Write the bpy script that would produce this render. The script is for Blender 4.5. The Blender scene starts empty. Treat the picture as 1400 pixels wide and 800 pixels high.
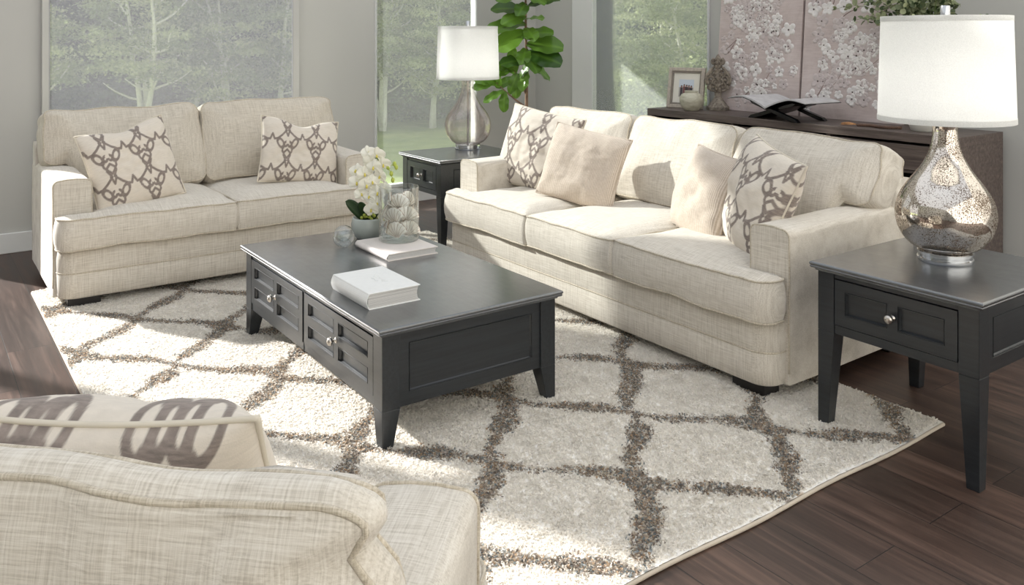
import bpy, math, random
import numpy as np
from math import sin, cos, pi, radians, atan2, sqrt, exp
from mathutils import Vector, Matrix, noise as mnoise

random.seed(7)
RS = np.random.RandomState(11)
SC = bpy.context.scene
COL = SC.collection
R = radians

# ------------------------------------------------------------------ materials
def srgb(r, g, b):
    f = lambda c: (c / 255 / 12.92) if c / 255 <= 0.04045 else ((c / 255 + 0.055) / 1.055) ** 2.4
    return (f(r), f(g), f(b), 1.0)

class NT:
    """tiny node helper"""
    def __init__(s, name):
        s.m = bpy.data.materials.new(name); s.m.use_nodes = True
        s.t = s.m.node_tree; s.t.nodes.clear()
        s.out = s.t.nodes.new('ShaderNodeOutputMaterial')
        s.co = None
    def n(s, typ, **kw):
        nd = s.t.nodes.new(typ)
        for k, v in kw.items():
            if k in nd.inputs.keys() if hasattr(nd.inputs, 'keys') else False:
                nd.inputs[k].default_value = v
            else:
                setattr(nd, k, v)
        return nd
    def l(s, a, b): s.t.links.new(a, b)
    def coord(s, kind='Object'):
        if s.co is None: s.co = s.t.nodes.new('ShaderNodeTexCoord')
        return s.co.outputs[kind]
    def mapping(s, scale=(1, 1, 1), kind='Object', rot=(0, 0, 0), loc=(0, 0, 0)):
        mp = s.t.nodes.new('ShaderNodeMapping')
        mp.inputs['Scale'].default_value = scale; mp.inputs['Rotation'].default_value = rot
        mp.inputs['Location'].default_value = loc
        s.l(s.coord(kind), mp.inputs['Vector']); return mp.outputs[0]
    def noise(s, vec, scale=5, detail=3, rough=0.5, dist=0):
        nd = s.t.nodes.new('ShaderNodeTexNoise')
        nd.inputs['Scale'].default_value = scale; nd.inputs['Detail'].default_value = detail
        nd.inputs['Roughness'].default_value = rough; nd.inputs['Distortion'].default_value = dist
        s.l(vec, nd.inputs['Vector']); return nd.outputs['Fac']
    def ramp(s, fac, stops):
        nd = s.t.nodes.new('ShaderNodeValToRGB')
        cr = nd.color_ramp
        while len(cr.elements) > 2: cr.elements.remove(cr.elements[-1])
        for i, (p, c) in enumerate(stops):
            e = cr.elements[i] if i < 2 else cr.elements.new(p)
            e.position = p; e.color = c if len(c) == 4 else (*c, 1)
        s.l(fac, nd.inputs['Fac']); return nd.outputs['Color']
    def mix(s, fac, a, b, typ='MIX'):
        nd = s.t.nodes.new('ShaderNodeMix'); nd.data_type = 'RGBA'; nd.blend_type = typ
        for sock, v in ((nd.inputs[0], fac), (nd.inputs[6], a), (nd.inputs[7], b)):
            if hasattr(v, 'links'): s.l(v, sock)
            else: sock.default_value = v
        return nd.outputs[2]
    def math(s, op, a, b=0.0, c=None):
        nd = s.t.nodes.new('ShaderNodeMath'); nd.operation = op
        for i, v in enumerate((a, b) if c is None else (a, b, c)):
            if hasattr(v, 'links'): s.l(v, nd.inputs[i])
            else: nd.inputs[i].default_value = v
        return nd.outputs[0]
    def bump(s, h, strength=0.3, dist=0.002):
        nd = s.t.nodes.new('ShaderNodeBump')
        nd.inputs['Strength'].default_value = strength; nd.inputs['Distance'].default_value = dist
        s.l(h, nd.inputs['Height']); return nd.outputs[0]
    def bsdf(s, color=None, rough=0.5, metal=0.0, normal=None, **kw):
        nd = s.t.nodes.new('ShaderNodeBsdfPrincipled')
        def st(k, v):
            if v is None: return
            if hasattr(v, 'links'): s.l(v, nd.inputs[k])
            else: nd.inputs[k].default_value = v
        st('Base Color', color); st('Roughness', rough); st('Metallic', metal); st('Normal', normal)
        for k, v in kw.items(): st(k, v)
        s.l(nd.outputs[0], s.out.inputs[0]); s.b = nd
        return s

def simple(name, rgb, rough=0.5, metal=0.0, var=0.06, scale=8, **kw):
    t = NT(name); v = t.mapping((1, 1, 1))
    n = t.noise(v, scale, 3)
    c = srgb(*rgb)
    lo = tuple(x * (1 - var) for x in c[:3]) + (1,); hi = tuple(min(1, x * (1 + var)) for x in c[:3]) + (1,)
    t.bsdf(t.ramp(n, [(0.3, lo), (0.7, hi)]), rough, metal, **kw)
    return t.m

def linen(name, base, dark, light, bump=0.5, k=1.0):
    """slubbed woven upholstery cloth: threads run along and across"""
    t = NT(name)
    a = t.noise(t.mapping((9 * k, 260 * k, 260 * k)), 1, 3, 0.6)
    b = t.noise(t.mapping((260 * k, 9 * k, 9 * k)), 1, 3, 0.6)
    big = t.noise(t.mapping((1, 1, 1)), 5, 3)
    f = t.math('ADD', t.math('MULTIPLY', a, 0.5), t.math('MULTIPLY', b, 0.5))
    c1 = t.ramp(f, [(0.33, srgb(*dark)), (0.5, srgb(*base)), (0.66, srgb(*light))])
    c2 = t.mix(t.math('MULTIPLY', big, 0.12), c1, srgb(*dark))
    t.bsdf(c2, 0.92, 0, t.bump(f, bump, 0.0025), **{'Sheen Weight': 0.25, 'Sheen Roughness': 0.5})
    return t.m

M = {}
M['linen'] = linen('cream_linen', (211, 203, 190), (180, 171, 157), (227, 221, 210), k=1.3)
M['linen_back'] = linen('oatmeal_linen', (204, 195, 180), (172, 162, 147), (222, 214, 201), k=1.3)
M['linen_lit'] = linen('ivory_linen', (222, 212, 196), (184, 173, 156), (236, 229, 217))
M['piping'] = linen('piping_linen', (196, 185, 166), (150, 139, 121), (220, 211, 195), 0.4, 1.5)
M['piping_cream'] = simple('cream_cord', (214, 205, 188), 0.9)
M['taupe_cord'] = simple('taupe_cord', (120, 108, 98), 0.9)

def plain_pillow():
    t = NT('ribbed_cream_cloth')
    w = t.n('ShaderNodeTexWave', wave_type='BANDS', bands_direction='X')
    w.inputs['Scale'].default_value = 42; w.inputs['Distortion'].default_value = 0.6
    w.inputs['Detail'].default_value = 2
    t.l(t.mapping((1, 1, 1)), w.inputs['Vector'])
    n = t.noise(t.mapping((60, 60, 180)), 1, 3)
    f = t.math('ADD', t.math('MULTIPLY', w.outputs['Fac'], 0.5), t.math('MULTIPLY', n, 0.5))
    c = t.ramp(f, [(0.2, srgb(180, 164, 147)), (0.55, srgb(205, 191, 176)), (0.9, srgb(220, 208, 195))])
    t.bsdf(c, 0.9, 0, t.bump(f, 0.5, 0.002), **{'Sheen Weight': 0.2})
    return t.m
M['plain_pillow'] = plain_pillow()

def pattern_mat(name, a, b):
    t = NT(name)
    at = t.n('ShaderNodeAttribute'); at.attribute_name = 'Col'
    weave = t.noise(t.mapping((420, 420, 420)), 1, 2)
    n2 = t.noise(t.mapping((40, 40, 300)), 1, 3)
    ca = t.ramp(n2, [(0.3, tuple(x * .9 for x in srgb(*a)[:3]) + (1,)), (0.7, srgb(*a))])
    cb = t.ramp(n2, [(0.3, tuple(x * .72 for x in srgb(*b)[:3]) + (1,)), (0.7, tuple(min(1, x * 1.25) for x in srgb(*b)[:3]) + (1,))])
    c = t.mix(at.outputs['Fac'], ca, cb)
    t.bsdf(c, 0.88, 0, t.bump(weave, 0.35, 0.001), **{'Sheen Weight': 0.2})
    return t.m
M['scroll'] = pattern_mat('scroll_print_cloth', (222, 212, 198), (136, 124, 116))

def black_wood(name, coat, ior, lo=(24, 27, 30), hi=(38, 42, 46)):
    t = NT(name)
    n = t.noise(t.mapping((3, 90, 90)), 1, 4, 0.6)
    d = t.noise(t.mapping((1, 1, 1)), 22, 4, 0.65)
    c = t.ramp(n, [(0.3, srgb(*lo)), (0.7, srgb(*hi))])
    r = t.math('ADD', t.math('MULTIPLY', d, 0.12), 0.27)
    t.bsdf(c, r, 0, t.bump(n, 0.06, 0.001), **{'Coat Weight': coat, 'Coat Roughness': 0.2, 'Coat IOR': ior, 'Specular IOR Level': 0.5})
    return t.m
M['black'] = black_wood('black_painted_wood', .3, 1.5); M['black_top'] = black_wood('satin_black_table_top', 1.0, 2.15, (34, 38, 42), (48, 53, 58))
M['foot'] = simple('black_foot', (22, 19, 18), 0.5)

def espresso():
    t = NT('espresso_oak')
    n = t.noise(t.mapping((60, 3, 60)), 1, 5, 0.65, 0.3)
    c = t.ramp(n, [(0.25, srgb(62, 53, 50)), (0.5, srgb(94, 82, 76)), (0.75, srgb(126, 113, 105))])
    t.bsdf(c, 0.42, 0, t.bump(n, 0.25, 0.001))
    return t.m
M['espresso'] = espresso()
M['shadow_gap'] = simple('dark_lining', (20, 17, 16), 0.8)

def planks():
    t = NT('dark_wood_planks')
    br = t.n('ShaderNodeTexBrick'); br.offset = 0.37; br.squash = 1
    mp = t.mapping((1, 1, 1), rot=(0, 0, pi / 2))
    t.l(mp, br.inputs['Vector'])
    br.inputs['Scale'].default_value = 1; br.inputs['Brick Width'].default_value = 1.25
    br.inputs['Row Height'].default_value = 0.178; br.inputs['Mortar Size'].default_value = 0.0016
    br.inputs['Mortar Smooth'].default_value = 0.3
    br.inputs['Color1'].default_value = (0, 0, 0, 1); br.inputs['Color2'].default_value = (1, 1, 1, 1)
    br.inputs['Mortar'].default_value = (0.5, 0.5, 0.5, 1)
    # a different grain offset on each plank
    va = t.n('ShaderNodeVectorMath', operation='ADD')
    vm = t.n('ShaderNodeVectorMath', operation='SCALE'); vm.inputs['Scale'].default_value = 9.0
    t.l(br.outputs['Color'], vm.inputs[0]); t.l(t.mapping((26, 1.6, 1)), va.inputs[0]); t.l(vm.outputs[0], va.inputs[1])
    g = t.noise(va.outputs[0], 1.0, 6, 0.62, 0.7)
    big = t.noise(t.mapping((1.6, 0.7, 1)), 1.2, 4, 0.6)
    c = t.ramp(g, [(0.25, srgb(44, 33, 29)), (0.5, srgb(76, 59, 51)), (0.75, srgb(112, 90, 79))])
    sp = t.n('ShaderNodeSeparateColor'); t.l(br.outputs['Color'], sp.inputs[0])
    c = t.mix(0.75, c, t.ramp(sp.outputs[0], [(0.0, (0.55, 0.53, 0.52, 1)), (1.0, (1.25, 1.2, 1.16, 1))]), 'MULTIPLY')
    c = t.mix(0.6, c, t.ramp(big, [(0.3, (0.6, 0.6, 0.6, 1)), (0.7, (1.25, 1.22, 1.2, 1))]), 'MULTIPLY')
    c = t.mix(br.outputs['Fac'], c, (0.008, 0.006, 0.005, 1))
    h = t.math('SUBTRACT', t.math('MULTIPLY', g, 0.3), br.outputs['Fac'])
    r = t.math('ADD', t.math('MULTIPLY', g, 0.2), 0.33)
    t.bsdf(c, r, 0, t.bump(h, 0.3, 0.0015))
    return t.m
M['floor'] = planks()

def paint(name, rgb):
    t = NT(name)
    n = t.noise(t.mapping((1, 1, 1)), 140, 3); b = t.noise(t.mapping((1, 1, 1)), 1.3, 2)
    c = srgb(*rgb)
    t.bsdf(t.ramp(b, [(0.3, tuple(x * .96 for x in c[:3]) + (1,)), (0.7, tuple(x * 1.03 for x in c[:3]) + (1,))]), 0.7, 0, t.bump(n, 0.08, 0.001))
    return t.m
M['wall'] = paint('grey_wall_paint', (196, 195, 190))
M['white'] = paint('white_trim_paint', (226, 226, 224))

def rug_mat(name, tuft):
    t = NT(name)
    at = t.n('ShaderNodeAttribute'); at.attribute_name = 'Col'
    n = t.noise(t.mapping((1, 1, 1)), 160, 3)
    c = t.mix(t.math('MULTIPLY', n, 0.12), at.outputs['Color'], (0.5, 0.46, 0.4, 1), 'MULTIPLY')
    t.bsdf(c, 0.95, 0, None if tuft else t.bump(n, 0.6, 0.004))
    if tuft:
        tl = t.n('ShaderNodeBsdfTranslucent'); t.l(c, tl.inputs[0])
        sh = t.n('ShaderNodeMixShader'); sh.inputs[0].default_value = 0.42
        t.l(t.b.outputs[0], sh.inputs[1]); t.l(tl.outputs[0], sh.inputs[2]); t.l(sh.outputs[0], t.out.inputs[0])
    return t.m
M['rug'] = rug_mat('rug_backing', False)
M['pile'] = rug_mat('rug_pile', True)
M['rug_edge'] = simple('rug_binding', (196, 184, 168), 0.9)

M['chrome'] = simple('polished_chrome', (205, 207, 210), 0.12, 1.0, 0.02)
M['nickel'] = simple('brushed_nickel', (196, 190, 182), 0.25, 1.0, 0.04)

def mercury(name, clear, tint, dark):
    """speckled silvered glass; clear = share of the glass one can look through"""
    t = NT(name)
    v = t.mapping((1, 1, 1))
    sp = t.noise(v, 260, 2, 0.7); pat = t.noise(v, 9, 3, 0.6)
    m = t.math('ADD', sp, t.math('MULTIPLY', pat, 0.55))
    mask = t.ramp(m, [(0.79, (0, 0, 0, 1)), (0.86, (1, 1, 1, 1))])
    gl = t.n('ShaderNodeBsdfGlossy'); gl.inputs['Roughness'].default_value = 0.07
    t.l(t.mix(mask, srgb(*tint), srgb(*dark)), gl.inputs['Color'])
    df = t.n('ShaderNodeBsdfDiffuse'); df.inputs['Color'].default_value = srgb(*dark)
    tr = t.n('ShaderNodeBsdfTransparent'); tr.inputs['Color'].default_value = (0.985, 0.965, 0.955, 1)
    s1 = t.n('ShaderNodeMixShader'); t.l(t.math('MULTIPLY', mask, 0.45), s1.inputs[0]); t.l(gl.outputs[0], s1.inputs[1]); t.l(df.outputs[0], s1.inputs[2])
    lw = t.n('ShaderNodeLayerWeight'); lw.inputs['Blend'].default_value = 0.35
    fac = t.math('MULTIPLY', t.math('SUBTRACT', 1.0, lw.outputs['Facing']), clear)
    s2 = t.n('ShaderNodeMixShader'); t.l(fac, s2.inputs[0]); t.l(s1.outputs[0], s2.inputs[1]); t.l(tr.outputs[0], s2.inputs[2])
    t.l(s2.outputs[0], t.out.inputs[0])
    return t.m
M['mercury'] = mercury('speckled_mercury_glass', 0.12, (236, 228, 218), (128, 112, 98))
M['mercury_pale'] = mercury('pale_smoked_glass', 0.93, (236, 226, 222), (170, 158, 152))

def shade_cloth():
    t = NT('white_shade_cloth')
    w = t.noise(t.mapping((300, 300, 300)), 1, 2)
    c = t.ramp(w, [(0.3, srgb(236, 236, 234)), (0.7, srgb(248, 248, 246))])
    d = t.n('ShaderNodeBsdfDiffuse'); t.l(c, d.inputs[0])
    tl = t.n('ShaderNodeBsdfTranslucent'); t.l(c, tl.inputs[0])
    s = t.n('ShaderNodeMixShader'); s.inputs[0].default_value = 0.45
    t.l(d.outputs[0], s.inputs[1]); t.l(tl.outputs[0], s.inputs[2]); t.l(s.outputs[0], t.out.inputs[0])
    return t.m
M['shade'] = shade_cloth()

def sheer(name, rgb, clear, trans=.14):
    """see-through solar blind cloth"""
    t = NT(name)
    tr = t.n('ShaderNodeBsdfTransparent')
    d = t.n('ShaderNodeBsdfDiffuse'); d.inputs[0].default_value = srgb(*rgb)
    tl = t.n('ShaderNodeBsdfTranslucent'); tl.inputs[0].default_value = srgb(*rgb)
    s = t.n('ShaderNodeMixShader'); s.inputs[0].default_value = trans
    t.l(d.outputs[0], s.inputs[1]); t.l(tl.outputs[0], s.inputs[2])
    w = t.noise(t.mapping((500, 500, 500)), 1, 1)
    f = t.math('ADD', t.math('MULTIPLY', w, 0.04), clear - 0.02)
    s2 = t.n('ShaderNodeMixShader'); t.l(f, s2.inputs[0])
    t.l(s.outputs[0], s2.inputs[1]); t.l(tr.outputs[0], s2.inputs[2]); t.l(s2.outputs[0], t.out.inputs[0])
    return t.m
M['sheer_a'] = sheer('sheer_blind_grey', (190, 190, 196), 0.71)
M['sheer_b'] = sheer('sheer_blind_light', (214, 216, 214), 0.79)
M['sheer_c'] = sheer('sheer_blind_white', (226, 228, 232), 0.74, .16)

def pane():
    t = NT('window_glass')
    tr = t.n('ShaderNodeBsdfTransparent'); tr.inputs[0].default_value = (0.96, 0.98, 0.97, 1)
    g = t.n('ShaderNodeBsdfGlossy'); g.inputs['Roughness'].default_value = 0.02
    lw = t.n('ShaderNodeFresnel'); lw.inputs['IOR'].default_value = 1.35
    s = t.n('ShaderNodeMixShader'); t.l(lw.outputs[0], s.inputs[0]); t.l(tr.outputs[0], s.inputs[1]); t.l(g.outputs[0], s.inputs[2])
    t.l(s.outputs[0], t.out.inputs[0]); return t.m
M['pane'] = pane()

def clear_glass():
    """thin blown glass: see-through, reflecting more towards its rim"""
    t = NT('clear_glass')
    tr = t.n('ShaderNodeBsdfTransparent'); tr.inputs[0].default_value = (0.95, 0.97, 0.965, 1)
    g = t.n('ShaderNodeBsdfGlossy'); g.inputs['Roughness'].default_value = 0.03
    lw = t.n('ShaderNodeLayerWeight'); lw.inputs['Blend'].default_value = 0.28
    f = t.math('ADD', t.math('MULTIPLY', lw.outputs['Facing'], 0.75), 0.06)
    s = t.n('ShaderNodeMixShader'); t.l(f, s.inputs[0]); t.l(tr.outputs[0], s.inputs[1]); t.l(g.outputs[0], s.inputs[2])
    t.l(s.outputs[0], t.out.inputs[0]); return t.m
M['glass'] = clear_glass()

def leafmat(name, dark, light, rough=0.45, trans=0.25, scale=3, spec=0.4):
    t = NT(name)
    at = t.n('ShaderNodeAttribute'); at.attribute_name = 'Col'
    c = t.mix(at.outputs['Fac'], srgb(*dark), srgb(*light))
    n = t.noise(t.mapping((1, 1, 1)), scale, 2)
    c = t.mix(t.math('MULTIPLY', n, 0.3), c, srgb(*dark))
    t.bsdf(c, rough, 0, **{'Specular IOR Level': spec})
    tl = t.n('ShaderNodeBsdfTranslucent'); t.l(c, tl.inputs[0])
    s = t.n('ShaderNodeMixShader'); s.inputs[0].default_value = trans
    t.l(t.b.outputs[0], s.inputs[1]); t.l(tl.outputs[0], s.inputs[2]); t.l(s.outputs[0], t.out.inputs[0])
    return t.m
M['tree_leaf'] = leafmat('pale_tree_leaves', (120, 138, 78), (250, 252, 206), 0.6, 0.5)
M['tree_leaf_dark'] = leafmat('dark_tree_leaves', (34, 50, 30), (140, 160, 100), 0.6, 0.25)
M['fig_leaf'] = leafmat('glossy_fig_leaves', (22, 56, 20), (132, 176, 66), 0.28, 0.2, 12)
M['euc_leaf'] = leafmat('eucalyptus_leaves', (52, 72, 40), (196, 202, 160), 0.6, 0.2)
M['orchid_leaf'] = leafmat('dark_orchid_leaves', (34, 52, 30), (64, 92, 50), 0.35, 0.1)
M['petal'] = leafmat('white_orchid_petals', (246, 243, 228), (252, 250, 240), 0.5, 0.3)
M['orchid_lip'] = simple('yellow_orchid_throat', (222, 206, 92), 0.5)
M['bud'] = simple('green_orchid_bud', (178, 190, 84), 0.5)
M['stem'] = simple('green_stem', (92, 118, 52), 0.5)
M['bark'] = simple('grey_brown_bark', (140, 112, 92), 0.8, 0, 0.3, 30)
M['pale_bark'] = simple('pale_birch_bark', (236, 232, 222), 0.8, 0, 0.15, 14)
M['dark_bark'] = simple('dark_tree_bark', (96, 90, 80), 0.9, 0, 0.2, 10)
M['soil'] = simple('potting_soil', (52, 40, 32), 0.95, 0, 0.3, 60)

def grass():
    t = NT('mown_lawn')
    n = t.noise(t.mapping((1, 1, 1)), 1.5, 6, 0.7); b = t.noise(t.mapping((0.06, 0.3, 1)), 1, 3)
    f = t.math('ADD', t.math('MULTIPLY', n, 0.5), t.math('MULTIPLY', b, 0.5))
    t.bsdf(t.ramp(f, [(0.35, srgb(128, 146, 78)), (0.65, srgb(186, 200, 122))]), 0.9)
    return t.m
M['grass'] = grass()

M['ceramic'] = simple('white_ceramic', (216, 214, 206), 0.3, 0, 0.04)
def celadon():
    t = NT('glazed_stoneware'); n = t.noise(t.mapping((1, 1, 3)), 14, 4, 0.6, 0.5)
    t.bsdf(t.ramp(n, [(0.3, srgb(152, 146, 128)), (0.5, srgb(184, 180, 160)), (0.7, srgb(204, 200, 184))]), 0.3, 0, t.bump(n, 0.1, 0.001)); return t.m
M['stoneware'] = celadon()
M['grey_pot'] = simple('grey_green_pot', (166, 172, 166), 0.25, 0, 0.08, 12)
def stone():
    t = NT('weathered_carving'); n = t.noise(t.mapping((1, 1, 1)), 45, 5, 0.7)
    t.bsdf(t.ramp(n, [(0.3, srgb(74, 66, 58)), (0.5, srgb(128, 118, 106)), (0.75, srgb(168, 158, 144))]), 0.85, 0, t.bump(n, 0.6, 0.003)); return t.m
M['stone'] = stone()
M['cover'] = simple('white_book_cloth', (236, 236, 233), 0.55, 0, 0.02, 60)
M['pages'] = None
def pages(name, hi, lo, axis):
    t = NT(name); sc = [2, 2, 2]; sc[axis] = 900
    n = t.noise(t.mapping(tuple(sc)), 1, 2)
    t.bsdf(t.ramp(n, [(0.35, srgb(*lo)), (0.65, srgb(*hi))]), 0.8, 0, t.bump(n, 0.4, 0.0005)); return t.m
M['pages'] = pages('book_pages', (216, 214, 210), (164, 162, 160), 2)
M['pale_cover'] = simple('pale_pinkish_book_cover', (222, 214, 208), 0.4, 0, 0.05, 20)
M['emboss'] = simple('blind_embossed_lettering', (214, 214, 211), 0.6, 0, 0.02)
M['black_gloss'] = simple('black_lacquer', (14, 14, 16), 0.18, 0, 0.1, 8)
M['page_print'] = simple('open_book_page', (196, 194, 194), 0.35, 0, 0.12, 25)
M['tassel'] = simple('tan_cotton_tassel', (182, 134, 92), 0.9, 0, 0.25, 90)
M['bead'] = simple('dark_wooden_bead', (98, 72, 58), 0.5, 0, 0.2, 60)
M['shell'] = simple('cream_shell', (248, 241, 230), 0.4, 0, 0.06, 40)
M['shell_edge'] = simple('brown_shell_edge', (186, 162, 140), 0.6)
M['frame'] = simple('champagne_frame_wood', (176, 166, 154), 0.4, 0.2, 0.15, 60)
M['frame_in'] = simple('grey_inner_moulding', (134, 126, 116), 0.4, 0.2, 0.12, 60)
M['mat'] = simple('ivory_photo_mat', (222, 218, 206), 0.7)
M['basket'] = simple('woven_planter', (168, 150, 128), 0.9, 0, 0.25, 70)
def attr_mat(name, rough=0.5, bumpn=0):
    t = NT(name); at = t.n('ShaderNodeAttribute'); at.attribute_name = 'Col'
    nrm = None
    if bumpn: nrm = t.bump(t.noise(t.mapping((1, 1, 1)), bumpn, 4, 0.6), 0.4, 0.002)
    t.bsdf(at.outputs['Color'], rough, 0, nrm); return t.m
M['photo'] = attr_mat('photo_print', 0.3)
def canvas():
    t = NT('blush_painted_canvas')
    n = t.noise(t.mapping((1, 1, 1)), 5, 6, 0.65, 0.6); s = t.noise(t.mapping((1, 6, 60)), 1.5, 4, 0.6)
    f = t.math('ADD', t.math('MULTIPLY', n, 0.65), t.math('MULTIPLY', s, 0.35))
    c = t.ramp(f, [(0.3, srgb(172, 156, 153)), (0.5, srgb(194, 179, 175)), (0.72, srgb(210, 198, 195))])
    t.bsdf(c, 0.6, 0, t.bump(s, 0.4, 0.002)); return t.m
M['canvas'] = canvas()
M['paint_petal'] = simple('white_impasto_paint', (222, 217, 214), 0.4, 0, 0.1, 40)
M['paint_petal_dim'] = simple('thin_greyed_white_paint', (194, 182, 180), 0.5, 0, 0.1, 40)
M['paint_branch'] = simple('brown_branch_paint', (136, 116, 108), 0.6, 0, 0.2, 40)
M['paint_eye'] = simple('dark_blossom_centre_paint', (88, 76, 74), 0.6)

def bulbmat():
    t = NT('lit_bulb'); e = t.n('ShaderNodeEmission'); e.inputs[0].default_value = (1, 0.98, 0.95, 1); e.inputs[1].default_value = 60
    t.l(e.outputs[0], t.out.inputs[0]); return t.m
M['bulb'] = bulbmat()

# ------------------------------------------------------------------ mesh helpers
class MB:
    def __init__(s): s.v = []; s.f = []; s.c = []; s.n = 0
    def add(s, v, f, col=None):
        v = np.asarray(v, float).reshape(-1, 3)
        s.v.append(v); s.f += [tuple(i + s.n for i in q) for q in f]; s.n += len(v)
        s.c.append(np.full(len(v), 0.0) if col is None else (np.full(len(v), float(col)) if np.isscalar(col) else np.asarray(col, float)))
        return s
    def box(s, lo, hi):
        x0, y0, z0 = lo; x1, y1, z1 = hi
        v = [(x0, y0, z0), (x1, y0, z0), (x1, y1, z0), (x0, y1, z0), (x0, y0, z1), (x1, y0, z1), (x1, y1, z1), (x0, y1, z1)]
        return s.add(v, [(0, 3, 2, 1), (4, 5, 6, 7), (0, 1, 5, 4), (1, 2, 6, 5), (2, 3, 7, 6), (3, 0, 4, 7)])
    def taper(s, b, t):
        """b,t = (x0,y0,x1,y1,z)"""
        v = [(b[0], b[1], b[4]), (b[2], b[1], b[4]), (b[2], b[3], b[4]), (b[0], b[3], b[4]), (t[0], t[1], t[4]), (t[2], t[1], t[4]), (t[2], t[3], t[4]), (t[0], t[3], t[4])]
        return s.add(v, [(0, 3, 2, 1), (4, 5, 6, 7), (0, 1, 5, 4), (1, 2, 6, 5), (2, 3, 7, 6), (3, 0, 4, 7)])
    def lathe(s, prof, cx=0, cy=0, seg=48, cz=0, close=False, col=None, M_=None):
        v = []; f = []
        k = len(prof)
        for i in range(seg):
            a = 2 * pi * i / seg
            for r, z in prof: v.append((r * cos(a) + cx, r * sin(a) + cy, z + cz))
        for i in range(seg):
            j = (i + 1) % seg
            for q in range(k - 1): f.append((i * k + q, j * k + q, j * k + q + 1, i * k + q + 1))
            if close: f.append((i * k + k - 1, j * k + k - 1, j * k, i * k))
        if M_ is not None: v = [tuple(M_ @ Vector(p)) for p in v]
        return s.add(v, f, col)
    def tube(s, pts, rad, seg=8, closed=False, caps=True, col=None):
        P = [Vector(p) for p in pts]; n = len(P)
        rr = rad if hasattr(rad, '__len__') else [rad] * n
        v = []; f = []; up = None
        for i in range(n):
            if closed: d = P[(i + 1) % n] - P[i - 1]
            else: d = P[min(i + 1, n - 1)] - P[max(i - 1, 0)]
            if d.length < 1e-9: d = Vector((0, 0, 1))
            d.normalize()
            if up is None:
                up = Vector((0, 0, 1)) if abs(d.z) < .9 else Vector((1, 0, 0))
            a = (up - d * up.dot(d))
            if a.length < 1e-6: a = Vector((1, 0, 0)) if abs(d.x) < .9 else Vector((0, 1, 0)); a = a - d * a.dot(d)
            a.normalize(); up = a; b = d.cross(a)
            for k in range(seg):
                t = 2 * pi * k / seg
                v.append(tuple(P[i] + (a * cos(t) + b * sin(t)) * rr[i]))
        for i in range(n if closed else n - 1):
            j = (i + 1) % n
            for k in range(seg):
                l = (k + 1) % seg
                f.append((i * seg + k, i * seg + l, j * seg + l, j * seg + k))
        if caps and not closed:
            f.append(tuple(reversed(range(seg)))); f.append(tuple((n - 1) * seg + k for k in range(seg)))
        return s.add(v, f, col)
    def ball(s, c, r, seg=16, rings=10, sc=(1, 1, 1), M_=None, col=None):
        v = []; f = []
        for i in range(rings + 1):
            a = pi * i / rings
            for k in range(seg):
                b = 2 * pi * k / seg
                p = Vector((r * sin(a) * cos(b) * sc[0], r * sin(a) * sin(b) * sc[1], -r * cos(a) * sc[2]))
                if M_ is not None: p = M_ @ p
                v.append((p.x + c[0], p.y + c[1], p.z + c[2]))
        for i in range(rings):
            for k in range(seg):
                l = (k + 1) % seg
                if i == 0: f.append((k, (i + 1) * seg + l, (i + 1) * seg + k))
                elif i == rings - 1: f.append((i * seg + k, i * seg + l, (i + 1) * seg + k))
                else: f.append((i * seg + k, i * seg + l, (i + 1) * seg + l, (i + 1) * seg + k))
        return s.add(v, f, col)
    def prism(s, poly, z0, z1, col=None):
        n = len(poly)
        v = [(x, y, z0) for x, y in poly] + [(x, y, z1) for x, y in poly]
        f = [tuple(reversed(range(n))), tuple(range(n, 2 * n))] + [(i, (i + 1) % n, n + (i + 1) % n, n + i) for i in range(n)]
        return s.add(v, f, col)
    def build(s, name, mat, parent=None, smooth=False, bevel=0, seg=2, loc=None, attr=False, ang=None):
        me = bpy.data.meshes.new(name)
        V = np.concatenate(s.v) if s.v else np.zeros((0, 3))
        me.from_pydata(V.tolist(), [], s.f)
        me.materials.append(mat)
        if attr:
            a = me.color_attributes.new('Col', 'FLOAT_COLOR', 'POINT')
            c = np.concatenate(s.c); arr = np.ones((len(V), 4)); arr[:, :3] = c[:, None] if c.ndim == 1 else c
            a.data.foreach_set('color', arr.ravel())
        me.update(); me.validate()
        if smooth: me.shade_smooth()
        o = bpy.data.objects.new(name, me); COL.objects.link(o)
        if parent: o.parent = parent
        if loc: o.location = loc
        if bevel:
            b = o.modifiers.new('bevel', 'BEVEL'); b.width = bevel; b.segments = seg; b.limit_method = 'ANGLE'; b.angle_limit = R(35)
        return o

def tag(o, label=None, cat=None, group=None, kind=None):
    if label: o['label'] = label
    if cat: o['category'] = cat
    if group: o['group'] = group
    if kind: o['kind'] = kind
    return o
def thing(name, label, cat, loc=(0, 0, 0), rot=(0, 0, 0), group=None):
    o = bpy.data.objects.new(name, None); COL.objects.link(o); o.empty_display_size = .1
    o.location = loc; o.rotation_euler = rot
    return tag(o, label, cat, group)
def struct(o): o['kind'] = 'structure'; return o

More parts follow.
